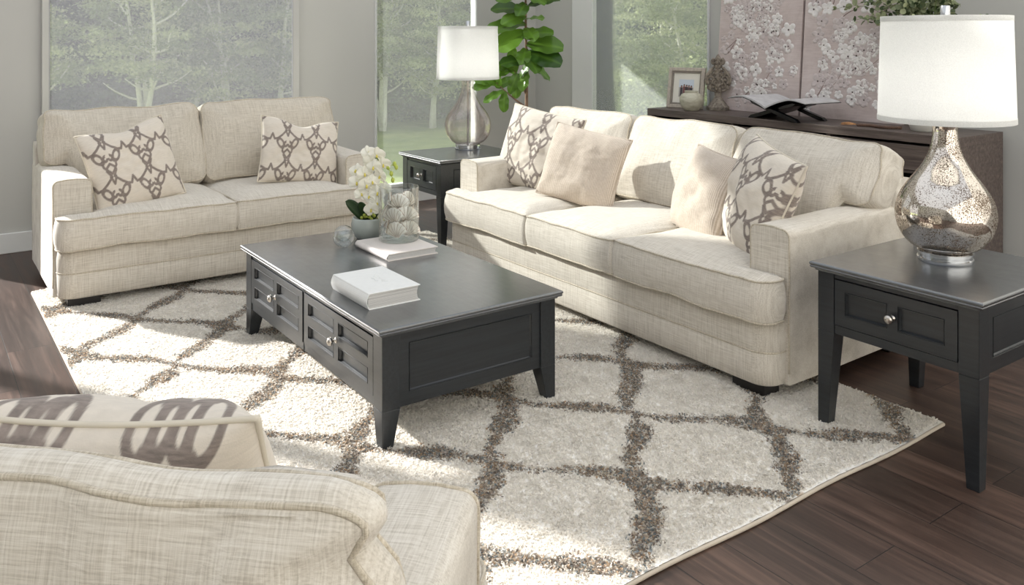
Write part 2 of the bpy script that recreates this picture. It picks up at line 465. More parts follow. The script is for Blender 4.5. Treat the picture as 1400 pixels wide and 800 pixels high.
def arc_poly(pts, rad, seg=6, step=0.035):
    """rounded polygon outline resampled; pts CCW, rad per corner"""
    n = len(pts); out = []
    for i in range(n):
        p = Vector(pts[i]); a = Vector(pts[i - 1]); b = Vector(pts[(i + 1) % n]); r = rad[i] if hasattr(rad, '__len__') else rad
        da = (a - p).normalized(); db = (b - p).normalized()
        ang = da.angle(db); t = r / math.tan(ang / 2)
        s0 = p + da * t; s1 = p + db * t
        c = p + (da + db).normalized() * (r / sin(ang / 2))
        a0 = atan2(s0.y - c.y, s0.x - c.x); a1 = atan2(s1.y - c.y, s1.x - c.x)
        d = a1 - a0
        while d > pi: d -= 2 * pi
        while d < -pi: d += 2 * pi
        for k in range(seg + 1): out.append((c.x + r * cos(a0 + d * k / seg), c.y + r * sin(a0 + d * k / seg)))
    res = []
    m = len(out)
    for i in range(m):
        p = np.array(out[i]); q = np.array(out[(i + 1) % m]); L = np.linalg.norm(q - p)
        k = max(1, int(L / step))
        for j in range(k): res.append(p + (q - p) * j / k)
    return np.array(res)

TS = [1, .985, .965, .94, .91, .87, .82, .76, .69, .6, .5, .4, .29, .18, .08]
def boxed(outline, z0, z1, puff0, puff1, bulge=0.01, center=None, seed=0, wr=0.004, k=0.16, sag=None, xf=None, piping=0.0045):
    """boxed cushion with a welted seam round top (z1) and bottom (z0). returns MB, [seam paths]"""
    N = len(outline)
    c = np.array(center if center is not None else outline.mean(0))
    nrm = np.roll(outline, -1, 0) - np.roll(outline, 1, 0)
    nrm = np.stack([nrm[:, 1], -nrm[:, 0]], 1); nrm /= np.linalg.norm(nrm, axis=1)[:, None] + 1e-9
    def dist(p):
        d = outline[None, :, :] - p[:, None, :]
        return np.sqrt((d ** 2).sum(2)).min(1)
    rings = []
    def surf(t, top):
        p = c + (outline - c) * t
        d = np.clip(dist(p) / k, 0, 1)
        h = (1 - (1 - d) ** 2.2)
        z = (z1 + puff1 * h) if top else (z0 - puff0 * h)
        return p, z
    V = []
    for t in reversed(TS):
        p, z = surf(t, True); V.append(np.column_stack([p, z]))
    H = z1 - z0
    for q in (0.06, .25, .5, .75, .94):
        b = bulge * (1 - (2 * q - 1) ** 2) + (0.0 if 0.1 < q < 0.9 else -0.001)
        V.append(np.column_stack([outline + nrm * b, np.full(N, z1 - H * q)]))
    for t in TS:
        p, z = surf(t, False); V.append(np.column_stack([p, z]))
    K = len(V)
    # centre caps
    top = np.array([[c[0], c[1], V[0][:, 2].mean()]]); bot = np.array([[c[0], c[1], V[-1][:, 2].mean()]])
    A = np.concatenate(V + [top, bot])
    seams = [V[len(TS) - 1].copy(), V[len(TS) + 5].copy()]
    def deform(P):
        if sag is not None: P = sag(P)
        out = P.copy()
        for i, q in enumerate(P):
            n1 = mnoise.noise(Vector((q[0] * 5 + seed * 7.1, q[1] * 5, q[2] * 5))); n2 = mnoise.noise(Vector((q[0] * 16 + seed, q[1] * 13, q[2] * 14)))
            n3 = mnoise.noise(Vector((q[0] * 6, q[1] * 5 + seed * 3.3, q[2] * 5)))
            out[i, 2] += wr * (1.6 * n1 + .7 * n2); out[i, 0] += wr * 1.2 * n3; out[i, 1] += wr * 1.2 * n1
        return out
    A = deform(A)
    seams = [deform(q) for q in seams]
    if xf is not None: A = xf(A); seams = [xf(q) for q in seams]
    f = []
    for i in range(K - 1):
        for j in range(N):
            l = (j + 1) % N
            f.append((i * N + j, (i + 1) * N + j, (i + 1) * N + l, i * N + l))
    for j in range(N):
        l = (j + 1) % N
        f.append((K * N, j, l)); f.append((K * N + 1, (K - 1) * N + l, (K - 1) * N + j))
    mb = MB().add(A, f)
    return mb, seams
def cushion(name, outline, z0, z1, parent, mat, piped=True, prad=0.0042, pmat=None, **kw):
    mb, seams = boxed(outline, z0, z1, **kw)
    o = mb.build(name, mat, parent, smooth=True)
    if piped:
        m = MB()
        for s_ in seams: m.tube(s_, prad, 6, closed=True)
        m.build('piping', pmat or M['piping'], o, smooth=True)
    return o

# ------------------------------------------------------------------ sofas
def make_sofa(name, label, cat, W, nseat, loc, rz, D=0.99, aw=0.175, mat=None, mback=None, seed=0, ends=None, back_top=0.93, th=.085, cy0=.175, lean0=14, ear=.008, pf0=.035):
    mat = mat or M['linen']; mback = mback or mat
    t = thing(name, label, cat, loc, (0, 0, rz))
    h = W / 2; yf = -D / 2; ya = yf + 0.13; yb = D / 2
    # base with rounded front corners
    o = arc_poly([(-h + .012, ya + .03), (-h + .012, yf + .03), (h - .012, yf + .03), (h - .012, ya + .03)], [.004, .085, .085, .004], 8, .05)
    m = MB(); n = len(o)
    lev = [(0.058, -.012), (0.066, -.003), (0.12, 0.0), (0.180, 0.001), (0.184, -.001), (0.188, 0.001), (0.25, .002), (0.297, -.002), (0.302, -.012)]
    V = []
    nrm = np.roll(o, -1, 0) - np.roll(o, 1, 0); nrm = np.stack([nrm[:, 1], -nrm[:, 0]], 1); nrm /= np.linalg.norm(nrm, axis=1)[:, None]
    for z, b in lev: V.append(np.column_stack([o + nrm * b, np.full(n, z)]))
    f = [(i * n + j, i * n + (j + 1) % n, (i + 1) * n + (j + 1) % n, (i + 1) * n + j) for i in range(len(lev) - 1) for j in range(n)]
    f += [tuple(reversed(range(n))), tuple((len(lev) - 1) * n + j for j in range(n))]
    m.add(np.concatenate(V), f)
    m.box((-h + aw * .6, ya, .06), (h - aw * .6, yb - .05, .30))
    base = m.build('base', mat, t, smooth=False)
    for p in base.data.polygons: p.use_smooth = abs(p.normal.z) < .5
    MB().tube([tuple(q) for q in np.column_stack([o + nrm * .001, np.full(n, .184)])], .003, 6, closed=True).build('seam', M['piping'], base, smooth=True)
    # arms: box with softly rounded top edges and piping round the front panel
    for s in (-1, 1):
        x0, x1 = (h - aw, h) if s > 0 else (-h, -h + aw)
        prof = arc_poly([(x0, .06), (x1, .06), (x1, .628), (x0, .628)], [.004, .004, .022, .022], 5, .04)
        k = len(prof); ys = [ya, ya + .006] + list(np.linspace(ya + .05, yb, 16))
        V = []
        cx = (x0 + x1) / 2
        for i, y in enumerate(ys):
            P = prof.copy()
            if i == 0: P = np.array([cx, .34]) + (P - [cx, .34]) * [.955, .985]
            crown = 0.010 * np.clip(1 - ((P[:, 0] - cx) / (aw / 2)) ** 2, 0, 1) * (P[:, 1] > .6)
            wav = np.array([mnoise.noise(Vector((q[0] * 6, y * 5, q[1] * 5 + seed))) for q in P]) * .003
            V.append(np.column_stack([P[:, 0] + wav, np.full(k, y), P[:, 1] + crown + (0.004 * sin(y * 5))]))
        f = [(i * k + j, i * k + (j + 1) % k, (i + 1) * k + (j + 1) % k, (i + 1) * k + j) for i in range(len(ys) - 1) for j in range(k)]
        f += [tuple(reversed(range(k))), tuple((len(ys) - 1) * k + j for j in range(k))]
        f = [tuple(reversed(q)) for q in f]
        m = MB().add(np.concatenate(V), f)
        a = m.build('arm', mat, t, smooth=True)
        a.data.polygons[len(f) - 2].use_smooth = False
        path = [tuple(q) for q in V[1]]
        MB().tube([(q[0], q[1] - .002, q[2]) for q in path if q[2] > .07], .0042, 6).build('piping', M['piping'], a, smooth=True)
    # back frame
    prof = arc_poly([(yb - .14, .06), (yb, .06), (yb, .75), (yb - .14, .75)], [.01, .01, .04, .04], 5, .06)
    k = len(prof); V = []; xs = np.linspace(-h + .004, h - .004, 22)
    for x in xs: V.append(np.column_stack([np.full(k, x), prof[:, 0], prof[:, 1]]))
    f = [(i * k + j, i * k + (j + 1) % k, (i + 1) * k + (j + 1) % k, (i + 1) * k + j) for i in range(len(xs) - 1) for j in range(k)]
    f += [tuple(reversed(range(k))), tuple((len(xs) - 1) * k + j for j in range(k))]
    MB().add(np.concatenate(V), f).build('back_frame', mat, t, smooth=True, bevel=0)
    # seat cushions; the end ones wrap round in front of the arms
    iw = W - 2 * aw; sw = iw / nseat
    for i in range(nseat):
        x0 = -iw / 2 + i * sw + .002; x1 = x0 + sw - .004
        L = i == 0; Rr = i == nseat - 1
        yk = ya - .012
        pts = []; rad = []
        fx0 = -h + .004 if L else x0; fx1 = h - .004 if Rr else x1
        pts.append((fx0, yf)); rad.append(.07 if L else .02)
        pts.append((fx1, yf)); rad.append(.07 if Rr else .02)
        if Rr: pts += [(fx1, yk), (x1, yk)]; rad += [.02, .012]
        pts.append((x1, yb - .2)); rad.append(.02); pts.append((x0, yb - .2)); rad.append(.02)
        if L: pts += [(x0, yk), (fx0, yk)]; rad += [.012, .02]
        out = arc_poly(pts, rad, 6, .03)
        cxm = (x0 + x1) / 2
        cushion('seat_cushion', out, .305, .452, t, mat, puff0=.0, puff1=.036, bulge=.012, center=(cxm, yf + .07), seed=seed + i * 3.7, wr=.0045, k=.17)
    # back cushions: plump boxed pillows leaning back
    bc = ends or [(-h + .03, -h + .03 + (W - .06) / nseat * 1) for _ in range(0)]
    if not ends:
        w = (W - .04) / nseat
        bc = [(-h + .02 + i * w, -h + .02 + (i + 1) * w) for i in range(nseat)]
    for i, (x0, x1) in enumerate(bc):
        H = back_top - .47
        w = x1 - x0
        out = arc_poly([(0, 0), (w, 0), (w, H), (0, H)], [.05, .05, .055, .055], 6, .03)
        out = out.copy()
        # softly slumping top edge and pinched corners
        for q in out:
            if q[1] > H * .6: q[1] += .004 * sin(pi * q[0] / w) + .003 * sin(q[0] * 17 + seed + i)
            q[0] -= (1 if q[0] > w / 2 else -1) * ear * exp(-((q[1] - H * .80) / (H * .10)) ** 2)
            q[0] += (0.010 if q[0] > w / 2 else -0.010) * (sin(pi * q[1] / H) - .6)
        def xf(A, x0=x0, i=i):
            lean = R(lean0 + 1.5 * sin(seed + i * 2))
            B = np.empty_like(A)
            u, v, ww = A[:, 0], A[:, 1], A[:, 2]
            # lower corners that would meet an arm are squashed up onto it
            over = np.clip(np.abs(u + x0) - (h - aw), 0, None)
            lift = np.where(over > 0, np.clip(1 - v / H, 0, 1) * .17 * np.clip(over / .03, 0, 1), 0)
            v2 = v + lift
            B[:, 0] = x0 + u
            B[:, 1] = cy0 - ww * cos(lean) + (v2 - H * .4) * sin(lean)
            B[:, 2] = .470 + v2 * cos(lean) * 1.02 + ww * sin(lean) * .8
            return B
        cushion('back_cushion', out, -th, th, t, mback, puff0=pf0, puff1=.062 + max(0, .085 - th) * .9, bulge=.014, seed=seed + 20 + i * 2.3, wr=.0085, k=.2, xf=xf)
    # block feet
    for sx in (-1, 1):
        for y in (yf + .06, yb - .1):
            MB().box((sx * (h - .13) - .075, y, 0.012 if y < 0 else 0), (sx * (h - .13) + .075, y + .09, .064)).build('foot', M['foot'], t, bevel=.004)
    return t

make_sofa('loveseat', 'cream two-seat loveseat against the window, with two scroll-print pillows', 'loveseat', 1.74, 2, (1.47, 5.115, 0), 0, seed=1.3,
          back_top=.94, mback=M['linen_back'], lean0=22, cy0=.225)
make_sofa('sofa', 'long cream three-seat sofa standing in front of the dark sideboard', 'sofa', 2.28, 3, (3.025, 3.11, 0), R(-90), seed=4.1, back_top=.912, lean0=26, cy0=.268)
make_sofa('armchair', 'cream armchair seen from behind at the bottom left, scroll pillow on it', 'armchair', 1.10, 1, (.095, 1.254, 0), R(136), seed=8.2,
          ends=[(-.55, .55)], back_top=.882, th=.026, cy0=.085, lean0=10, ear=.03, pf0=.055)

# ------------------------------------------------------------------ throw pillows
def scroll_pattern(U, V):
    """interlaced scroll motif; U,V in motif cells, half-drop free. returns 0..1"""
    x = U - np.floor(U) - .5; y = V - np.floor(V) - .5
    best = np.full(U.shape, 9.0)
    ax = np.abs(x)
    def seg(a, b, px, py):
        a = np.array(a); b = np.array(b); d = b - a
        t = np.clip(((px - a[0]) * d[0] + (py - a[1]) * d[1]) / (d @ d), 0, 1)
        return np.hypot(px - a[0] - t * d[0], (py - a[1] - t * d[1]) * .8)
    for oy in (-1, 0, 1):
        yy = y - oy
        # outer link rings
        th = R(28)
        for cx, cy, rx, ry, tt in ((.235, -.02, .085, .16, th), (.065, -.055, .052, .075, -.2)):
            dx = ax - cx; dy = yy - cy
            a = dx * cos(tt) - dy * sin(tt); b = dx * sin(tt) + dy * cos(tt)
            r = np.hypot(a / rx, b / ry)
            dd = np.abs(r - 1) * min(rx, ry)
            if rx < .06: dd = np.where((b > .02) & (a < 0), 9, dd)
            best = np.minimum(best, dd)
        pl = [((.50, .30), (.43, .12)), ((.43, .12), (.33, .14)), ((.33, .14), (.20, .24)), ((.20, .24), (.03, .42)), ((.03, .42), (.12, .60)),
              ((.0, .22), (.07, .42)), ((.17, -.13), (.16, -.28)), ((.16, -.28), (.07, -.42)), ((.07, -.42), (.0, -.5)), ((.12, -.34), (.0, -.22))]
        for a, b in pl: best = np.minimum(best, seg(a, b, ax, yy))
    return np.clip((.034 - best) / .010, 0, 1)

def pillow(label, loc, rot, w=.46, h=.44, puff=.085, mat='scroll', N=150, cells=(2.8, 3.0), off=(0, 0), seed=0, cord=None, dog=.05, group=None, crush=0.0):
    t = thing('throw_pillow', label, 'pillow', loc, rot, group)
    u = np.linspace(-1, 1, N + 1); u = np.sign(u) * np.abs(u) ** .88
    U, Vv = np.meshgrid(u, u)
    ed = (1 - U ** 2) * (1 - Vv ** 2)
    X = U * w / 2 * (1 - dog * (1 - Vv ** 2)); Z = Vv * h / 2 * (1 - dog * (1 - U ** 2))
    Z = Z + crush * (-0.05) * np.exp(-((U) / .45) ** 2) * np.clip(Vv, 0, 1) ** 2
    nz = np.array([[mnoise.noise(Vector((a * 2.3 + seed, b * 2.3, seed))) for a in u] for b in u])
    nz2 = np.array([[mnoise.noise(Vector((a * 6 + seed, b * 6, seed * 2))) for a in u] for b in u])
    th = puff * np.clip(ed, 0, 1) ** .42 * (1 + .16 * nz) + (.003 if mat == 'plain_pillow' else .006) * nz2 * np.clip(ed, 0, 1) ** .5
    th = th - .012 * np.clip(np.abs(U * Vv), 0, 1) ** 3 * np.abs(np.sin(8 * np.arctan2(Vv, U) + seed)) * (ed > 0.001)
    th = np.clip(th, 0, None)
    rows = N + 1
    front = np.stack([X, -th, Z], 2).reshape(-1, 3); back = np.stack([X, th * .9, Z], 2).reshape(-1, 3)
    # jitter of the rim out of its plane
    rim = .008 * np.sin(3 * U + seed) * np.sin(2.3 * Vv + seed)
    front[:, 1] += rim.ravel(); back[:, 1] += rim.ravel()
    idx = np.arange(rows * rows).reshape(rows, rows)
    f = []; q = idx
    a = np.stack([q[:-1, :-1], q[:-1, 1:], q[1:, 1:], q[1:, :-1]], -1).reshape(-1, 4)
    b = (a + rows * rows)[:, ::-1]
    faces = [tuple(int(i) for i in r_) for r_ in np.concatenate([a, b])]
    C = np.zeros(rows * rows)
    if mat == 'scroll':
        C = scroll_pattern(X / w * cells[0] + off[0], Z / h * cells[1] + off[1]).ravel()
    mb = MB().add(np.concatenate([front, back]), faces, np.concatenate([C, C]))
    body = mb.build('cover', M[mat], t, smooth=True, attr=True)
    wd = body.modifiers.new('weld', 'WELD'); wd.merge_threshold = .0004
    rimidx = list(idx[0, :-1]) + list(idx[:-1, -1]) + list(idx[-1, ::-1][:-1]) + list(idx[::-1, 0][:-1])
    rimidx = rimidx[::3]
    MB().tube([front[i] for i in rimidx], .0045, 6, closed=True).build('piping', cord or M['piping_cream'], t, smooth=True)
    return t

pillow('scroll-print pillow at the left end of the loveseat, leaning on its arm', (.985, 4.86, .665), (R(-17), R(-11), R(10)), w=.46, h=.45, cells=(2.5, 2.4), off=(.2, .1), seed=1, crush=.6)
pillow('scroll-print pillow at the right end of the loveseat', (1.945, 4.94, .66), (R(-18), R(8), R(-6)), w=.48, h=.40, cells=(2.8, 2.2), off=(.05, .35), seed=2, crush=1.0)
pillow('scroll-print pillow at the far left end of the long sofa', (2.99, 3.93, .69), (R(-17), R(7), R(-78)), w=.54, h=.47, cells=(2.8, 2.2), off=(.3, .25), seed=3)
pillow('plain ribbed cream pillow overlapping the scroll pillow at the sofa far end', (2.93, 3.46, .66), (R(-20), R(9), R(-70)), w=.46, h=.40, mat='plain_pillow', seed=4, cord=M['plain_pillow'])
pillow('plain ribbed cream pillow beside the near-end scroll pillow on the sofa', (2.97, 2.64, .635), (R(-20), R(4), R(-108)), w=.42, h=.40, mat='plain_pillow', seed=5, cord=M['plain_pillow'], puff=.10)
pillow('scroll-print pillow leaning on the near arm of the long sofa', (2.93, 2.32, .66), (R(-20), R(9), R(-118)), w=.47, h=.47, cells=(2.6, 2.4), off=(.4, .0), seed=6, puff=.11)
pillow('scroll-print pillow in the armchair, only its top edge in view', (.262, 1.295, .668), (R(-30), R(2), R(136)), w=.50, h=.46, N=220, puff=.115, dog=.10, cells=(2.4, 2.2), off=(.15, .42), seed=7)

# ------------------------------------------------------------------ black tables
def panel_grid(xb, zb, y, depth, slope=.008):
    """front plate in the xz plane facing -y; odd/odd cells are sunk with sloped edges"""
    m = MB()
    for i in range(len(xb) - 1):
        for j in range(len(zb) - 1):
            x0, x1, z0, z1 = xb[i], xb[i + 1], zb[j], zb[j + 1]
            if i % 2 and j % 2:
                a = [(x0, y, z0), (x1, y, z0), (x1, y, z1), (x0, y, z1)]
                b = [(x0 + slope, y + depth, z0 + slope), (x1 - slope, y + depth, z0 + slope), (x1 - slope, y + depth, z1 - slope), (x0 + slope, y + depth, z1 - slope)]
                m.add(a + b, [(0, 1, 5, 4), (1, 2, 6, 5), (2, 3, 7, 6), (3, 0, 4, 7), (4, 5, 6, 7)])
                # raised bead round the panel
                q = slope * .45
                m.tube([(x0 + q, y + .001, z0 + q), (x1 - q, y + .001, z0 + q), (x1 - q, y + .001, z1 - q), (x0 + q, y + .001, z1 - q)], .0022, 6, closed=True)
            else:
                m.add([(x0, y, z0), (x1, y, z0), (x1, y, z1), (x0, y, z1)], [(0, 1, 2, 3)])
    x0, x1, z0, z1 = xb[0], xb[-1], zb[0], zb[-1]; t = y + .022
    m.add([(x0, y, z0), (x1, y, z0), (x1, y, z1), (x0, y, z1), (x0, t, z0), (x1, t, z0), (x1, t, z1), (x0, t, z1)],
          [(0, 4, 5, 1), (1, 5, 6, 2), (2, 6, 7, 3), (3, 7, 4, 0), (7, 6, 5, 4)])
    return m

def knob(parent, x, y, z, r=.015):
    m = MB(); Mx = Matrix.Translation((x, y, z)) @ Matrix.Rotation(R(90), 4, 'X')
    m.lathe([(0, 0), (.011, 0), (.011, .002), (.005, .004), (.0045, .011), (.008, .014), (r, .019), (r * 1.02, .024), (r * .8, .030), (r * .4, .033), (0, .0338)], M_=Mx, seg=24)
    o = m.build('knob', M['nickel'], parent, smooth=True); o['label'] = 'round brushed nickel knob'
    return o

def make_table(name, label, cat, loc, rz, L, Wd, top, apron, leg, drawers, zb_in, oh=.022, lift=0.0):
    t = thing(name, label, cat, loc, (0, 0, rz))
    hx, hy = L / 2, Wd / 2
    # moulded top: stacked outline profile
    m = MB(); lev = [(top - .030, -.016), (top - .024, -.014), (top - .021, -.004), (top - .0165, -.0015), (top - .013, -.004), (top - .011, -.001), (top - .006, 0), (top - .002, -.002), (top, -.006)]
    V = []
    for z, b in lev: V += [(-hx - b, -hy - b, z), (hx + b, -hy - b, z), (hx + b, hy + b, z), (-hx - b, hy + b, z)]
    f = [(i * 4 + j, i * 4 + (j + 1) % 4, i * 4 + 4 + (j + 1) % 4, i * 4 + 4 + j) for i in range(len(lev) - 1) for j in range(4)]
    f += [(3, 2, 1, 0), tuple(len(lev) * 4 - 4 + j for j in range(4))]
    m.add(V, f); m.build('table_top', M['black_top'], t, bevel=.0012, seg=1)
    ix, iy = hx - oh, hy - oh; zt = top - .030
    for sx in (-1, 1):
        for sy in (-1, 1):
            x1, y1 = sx * ix, sy * iy; x0, y0 = x1 - sx * leg, y1 - sy * leg
            xi, yi = x1 - sx * leg * .62, y1 - sy * leg * .62
            q = lambda a, b, c, d, z: (min(a, c), min(b, d), max(a, c), max(b, d), z)
            m = MB(); m.taper(q(x0, y0, x1, y1, apron), q(x0, y0, x1, y1, zt)); m.taper(q(xi, yi, x1, y1, lift), q(x0, y0, x1, y1, apron))
            # fine fluted lines down the post
            m.build('leg', M['black'], t, bevel=.002)
    # ends with one sunk panel, back plain
    rec = .007
    for s in (-1, 1):
        w = 2 * (iy - leg)
        mm = panel_grid([-w / 2, -w / 2 + .035, w / 2 - .035, w / 2], [apron, apron + .042, zt - .038, zt], 0, .007)
        o = mm.build('side_panel', M['black'], t, bevel=0)
        o.location = (s * (ix - rec), 0, 0); o.rotation_euler = (0, 0, R(90) * s)
    w = 2 * (ix - leg)
    o = panel_grid([-w / 2, -w / 2 + .035, w / 2 - .035, w / 2], [apron, apron + .042, zt - .038, zt], 0, .007).build('back_panel', M['black'], t)
    o.location = (0, iy - rec, 0); o.rotation_euler = (0, 0, R(180))
    # front rails
    m = MB(); yy = -iy + rec - .002
    m.box((-w / 2, yy, apron), (w / 2, yy + .03, apron + .03)); m.box((-w / 2, yy, zt - .016), (w / 2, yy + .03, zt))
    n = drawers; dw = (w - .012 * (n - 1)) / n
    for i in range(n - 1):
        xc = -w / 2 + (i + 1) * dw + i * .012
        m.box((xc, yy, apron), (xc + .012, yy + .03, zt))
    m.build('front_rail', M['black'], t, bevel=.001)
    for i in range(n):
        x0 = -w / 2 + i * (dw + .012) + .003; x1 = x0 + dw - .006
        z0, z1 = apron + .033, zt - .019
        fr = .038; mid = .036; xm = (x0 + x1) / 2
        xb = [x0, x0 + fr, xm - mid / 2, xm + mid / 2, x1 - fr, x1]
        if zb_in == 2:
            zm = (z0 + z1) / 2; zb = [z0, z0 + .026, zm - .016, zm + .016, z1 - .026, z1]
        else: zb = [z0, z0 + .038, z1 - .034, z1]
        d = panel_grid(xb, zb, yy - .004, .011, .006).build('drawer', M['black'], t)
        knob(d, xm, yy - .004, (z0 + z1) / 2)
    return t

make_table('coffee_table', 'low black coffee table with two knobbed drawers standing on the rug', 'coffee table', (1.61, 3.15, 0), R(-90), 1.385, .755, .41, .135, .066, 2, 2, lift=.014)
make_table('end_table', 'black end table at the right beside the near sofa arm', 'end table', (2.895, 1.52, 0), R(-90), .590, .665, .57, .335, .062, 1, 1, lift=.0)
make_table('end_table', 'black end table in the far corner between loveseat and sofa', 'end table', (3.065, 4.885, 0), R(-90), .55, .665, .57, .335, .062, 1, 1)

# ------------------------------------------------------------------ lamps
def make_lamp(label, loc, glass, bulb_power):
    t = thing('table_lamp', label, 'lamp', loc)
    m = MB(); m.lathe([(0, 0), (.088, 0), (.090, .003), (.090, .012), (.086, .015), (.086, .022), (.089, .025), (.089, .034), (.080, .038), (0, .038)], seg=56)
    m.build('lamp_base', M['chrome'], t, smooth=True, bevel=0).modifiers.new('e', 'EDGE_SPLIT').split_angle = R(35)
    pr = [(.062, .034), (.085, .040), (.120, .062), (.146, .098), (.158, .135), (.1605, .168), (.156, .200), (.142, .235), (.120, .270), (.096, .302), (.074, .335), (.058, .368), (.047, .402), (.042, .432), (.040, .455), (.0425, .470), (.044, .476)]
    # resample with Catmull for smoothness
    pts = []
    for i in range(len(pr) - 1):
        p0 = pr[max(i - 1, 0)]; p1 = pr[i]; p2 = pr[i + 1]; p3 = pr[min(i + 2, len(pr) - 1)]
        for k in range(4):
            u = k / 4
            pts.append(tuple(.5 * (2 * p1[j] + (p2[j] - p0[j]) * u + (2 * p0[j] - 5 * p1[j] + 4 * p2[j] - p3[j]) * u * u + (3 * p1[j] - p0[j] - 3 * p2[j] + p3[j]) * u ** 3) for j in (0, 1)))
    pts.append(pr[-1])
    MB().lathe(pts, seg=72).build('lamp_body', glass, t, smooth=True)
    m = MB(); m.lathe([(0, .474), (.040, .474), (.043, .478), (.040, .482), (.014, .484), (.010, .50), (0, .50)], seg=32)
    m.build('neck_cap', M['chrome'], t, smooth=True)
    MB().tube([(0, 0, .03), (0, 0, .80)], .0065, 12).build('pole', M['nickel'], t, smooth=True)
    m = MB(); m.ball((0, 0, .60), .032, 16, 10, (1, 1, 1.25)); b = m.build('bulb', M['bulb'], t, smooth=True)
    # shade, double walled, with a trim band at both rims
    r0, r1, z0, z1 = .218, .207, .487, .850
    m = MB(); m.lathe([(r0, z0), (r1, z1), (r1 - .002, z1), (r0 - .002, z0)], seg=72, close=True)
    sh = m.build('lamp_shade', M['shade'], t, smooth=True); sh.modifiers.new('e', 'EDGE_SPLIT').split_angle = R(35)
    for (ra, za, rb, zb) in ((r0 + .0012, z0 - .001, r0 + .0006, z0 + .017), (r1 + .0016, z1 - .017, r1 + .0012, z1 + .001)):
        m = MB(); m.lathe([(ra, za), (rb, zb), (rb - .0045, zb), (ra - .0045, za)], seg=72, close=True)
        m.build('trim', M['shade'], sh, smooth=True).modifiers.new('e', 'EDGE_SPLIT').split_angle = R(35)
    m = MB()
    for k in range(3):
        a = 2 * pi * k / 3 + .4
        m.tube([(0, 0, .80), (.1 * cos(a), .1 * sin(a), .815), ((r1 - .004) * cos(a), (r1 - .004) * sin(a), z1 - .012)], .002, 6)
    m.tube([(0.0, 0, .50), (.05, 0, .55), (.055, 0, .66), (.03, 0, .75), (0, 0, .80)], .002, 6)
    m.tube([(0.0, 0, .50), (-.05, 0, .55), (-.055, 0, .66), (-.03, 0, .75), (0, 0, .80)], .002, 6)
    m.build('harp', M['nickel'], t, smooth=True)
    m = MB(); m.lathe([(0, .80), (.016, .80), (.016, .885), (.0145, .888), (0, .888)], seg=28)
    m.build('finial', M['glass' if False else 'chrome'], t, smooth=True).modifiers.new('e', 'EDGE_SPLIT').split_angle = R(35)
    return t
make_lamp('large table lamp with speckled mercury-glass body on the right-hand end table', (2.953, 1.541, .57), M['mercury'], 1)
make_lamp('table lamp with pale see-through glass body on the far corner end table', (3.183, 4.99, .57), M['mercury_pale'], 1)

# ------------------------------------------------------------------ room
struct(MB().add([(-4, -2.5, 0), (4.65, -2.5, 0), (4.65, 6.15, 0), (-4, 6.15, 0), (-4, -2.5, -.1), (4.65, -2.5, -.1), (4.65, 6.15, -.1), (-4, 6.15, -.1)],
       [(0, 1, 2, 3), (7, 6, 5, 4), (0, 4, 5, 1), (1, 5, 6, 2), (2, 6, 7, 3), (3, 7, 4, 0)]).build('floor', M['floor']))
WH = 4.0; YB = 6.15; XR = 4.65
W1 = (.712, 2.391, .14, 2.72); W2 = (3.044, 4.008, .14, 1.82)
W4 = (-3.6, -.93, .14, 2.95); D1 = (-.90, .12, 0.0, 2.22)
m = MB()
for x0, x1, z0, z1 in [(-4, W4[0], 0, WH), (W4[0], W4[1], 0, W4[2]), (W4[0], W4[1], W4[3], WH), (W4[1], D1[0], 0, WH), (D1[0], D1[1], D1[3], WH), (D1[1], W1[0], 0, WH),
                       (W1[0], W1[1], 0, W1[2]), (W1[0], W1[1], W1[3], WH), (W1[1], W2[0], 0, WH), (W2[0], W2[1], 0, W2[2]), (W2[0], W2[1], W2[3], WH), (W2[1], XR + .06, 0, WH)]:
    m.box((x0, YB, z0), (x1, YB + .06, z1))
struct(m.build('wall_back', M['wall']))
W3 = (4.10, 5.50, .14, 2.72)       # y range on the right wall
m = MB()
for y0, y1, z0, z1 in [(-2.5, W3[0], 0, WH), (W3[0], W3[1], 0, W3[2]), (W3[0], W3[1], W3[3], WH), (W3[1], YB, 0, WH)]:
    m.box((XR, y0, z0), (XR + .06, y1, z1))
struct(m.build('wall_right', M['wall']))
struct(MB().box((-4.1, -2.6, 0), (XR + .06, -2.5, WH)).build('wall_front', M['wall']))
struct(MB().box((-4.1, -2.5, 0), (-4, YB + .06, WH)).build('wall_left', M['wall']))
# baseboards
m = MB()
for a, b in ((-4, D1[0] - .03), (D1[1] + .03, XR)): m.box((a, YB - .018, 0), (b, YB, .125))
struct(m.build('baseboard_back', M['white'], bevel=.004))
struct(MB().box((XR - .018, -2.5, 0), (XR, YB - .02, .125)).build('baseboard_right', M['white'], bevel=.004))
def window(name, x0, x1, z0, z1, fw=.03, axis='x', pane_on=True, fm='white'):
    m = MB()
    def bx(a0, a1, c0, c1, d0=-.012, d1=.058):
        if axis == 'x': m.box((a0, YB + d0, c0), (a1, YB + d1, c1))
        else: m.box((XR + d0, a0, c0), (XR + d1, a1, c1))
    bx(x0, x0 + fw, z0, z1); bx(x1 - fw, x1, z0, z1); bx(x0 + fw, x1 - fw, z0, z0 + fw); bx(x0 + fw, x1 - fw, z1 - fw, z1)
    w = struct(m.build(name, M[fm], bevel=.002))
    m = MB()
    if axis == 'x': m.box((x0 + fw, YB + .035, z0 + fw), (x1 - fw, YB + .040, z1 - fw))
    else: m.box((XR + .035, x0 + fw, z0 + fw), (XR + .040, x1 - fw, z1 - fw))
    if pane_on: m.build('pane', M['pane'], w)
    return w
window('window_1', *W1, fw=.006, fm='wall'); window('window_2', *W2, fw=.018); window('window_3', *W3, fw=.02, axis='y')
window('window_4', *W4, fw=.05, pane_on=False); window('door_1', D1[0], D1[1], D1[2], D1[3], fw=.03, pane_on=False)
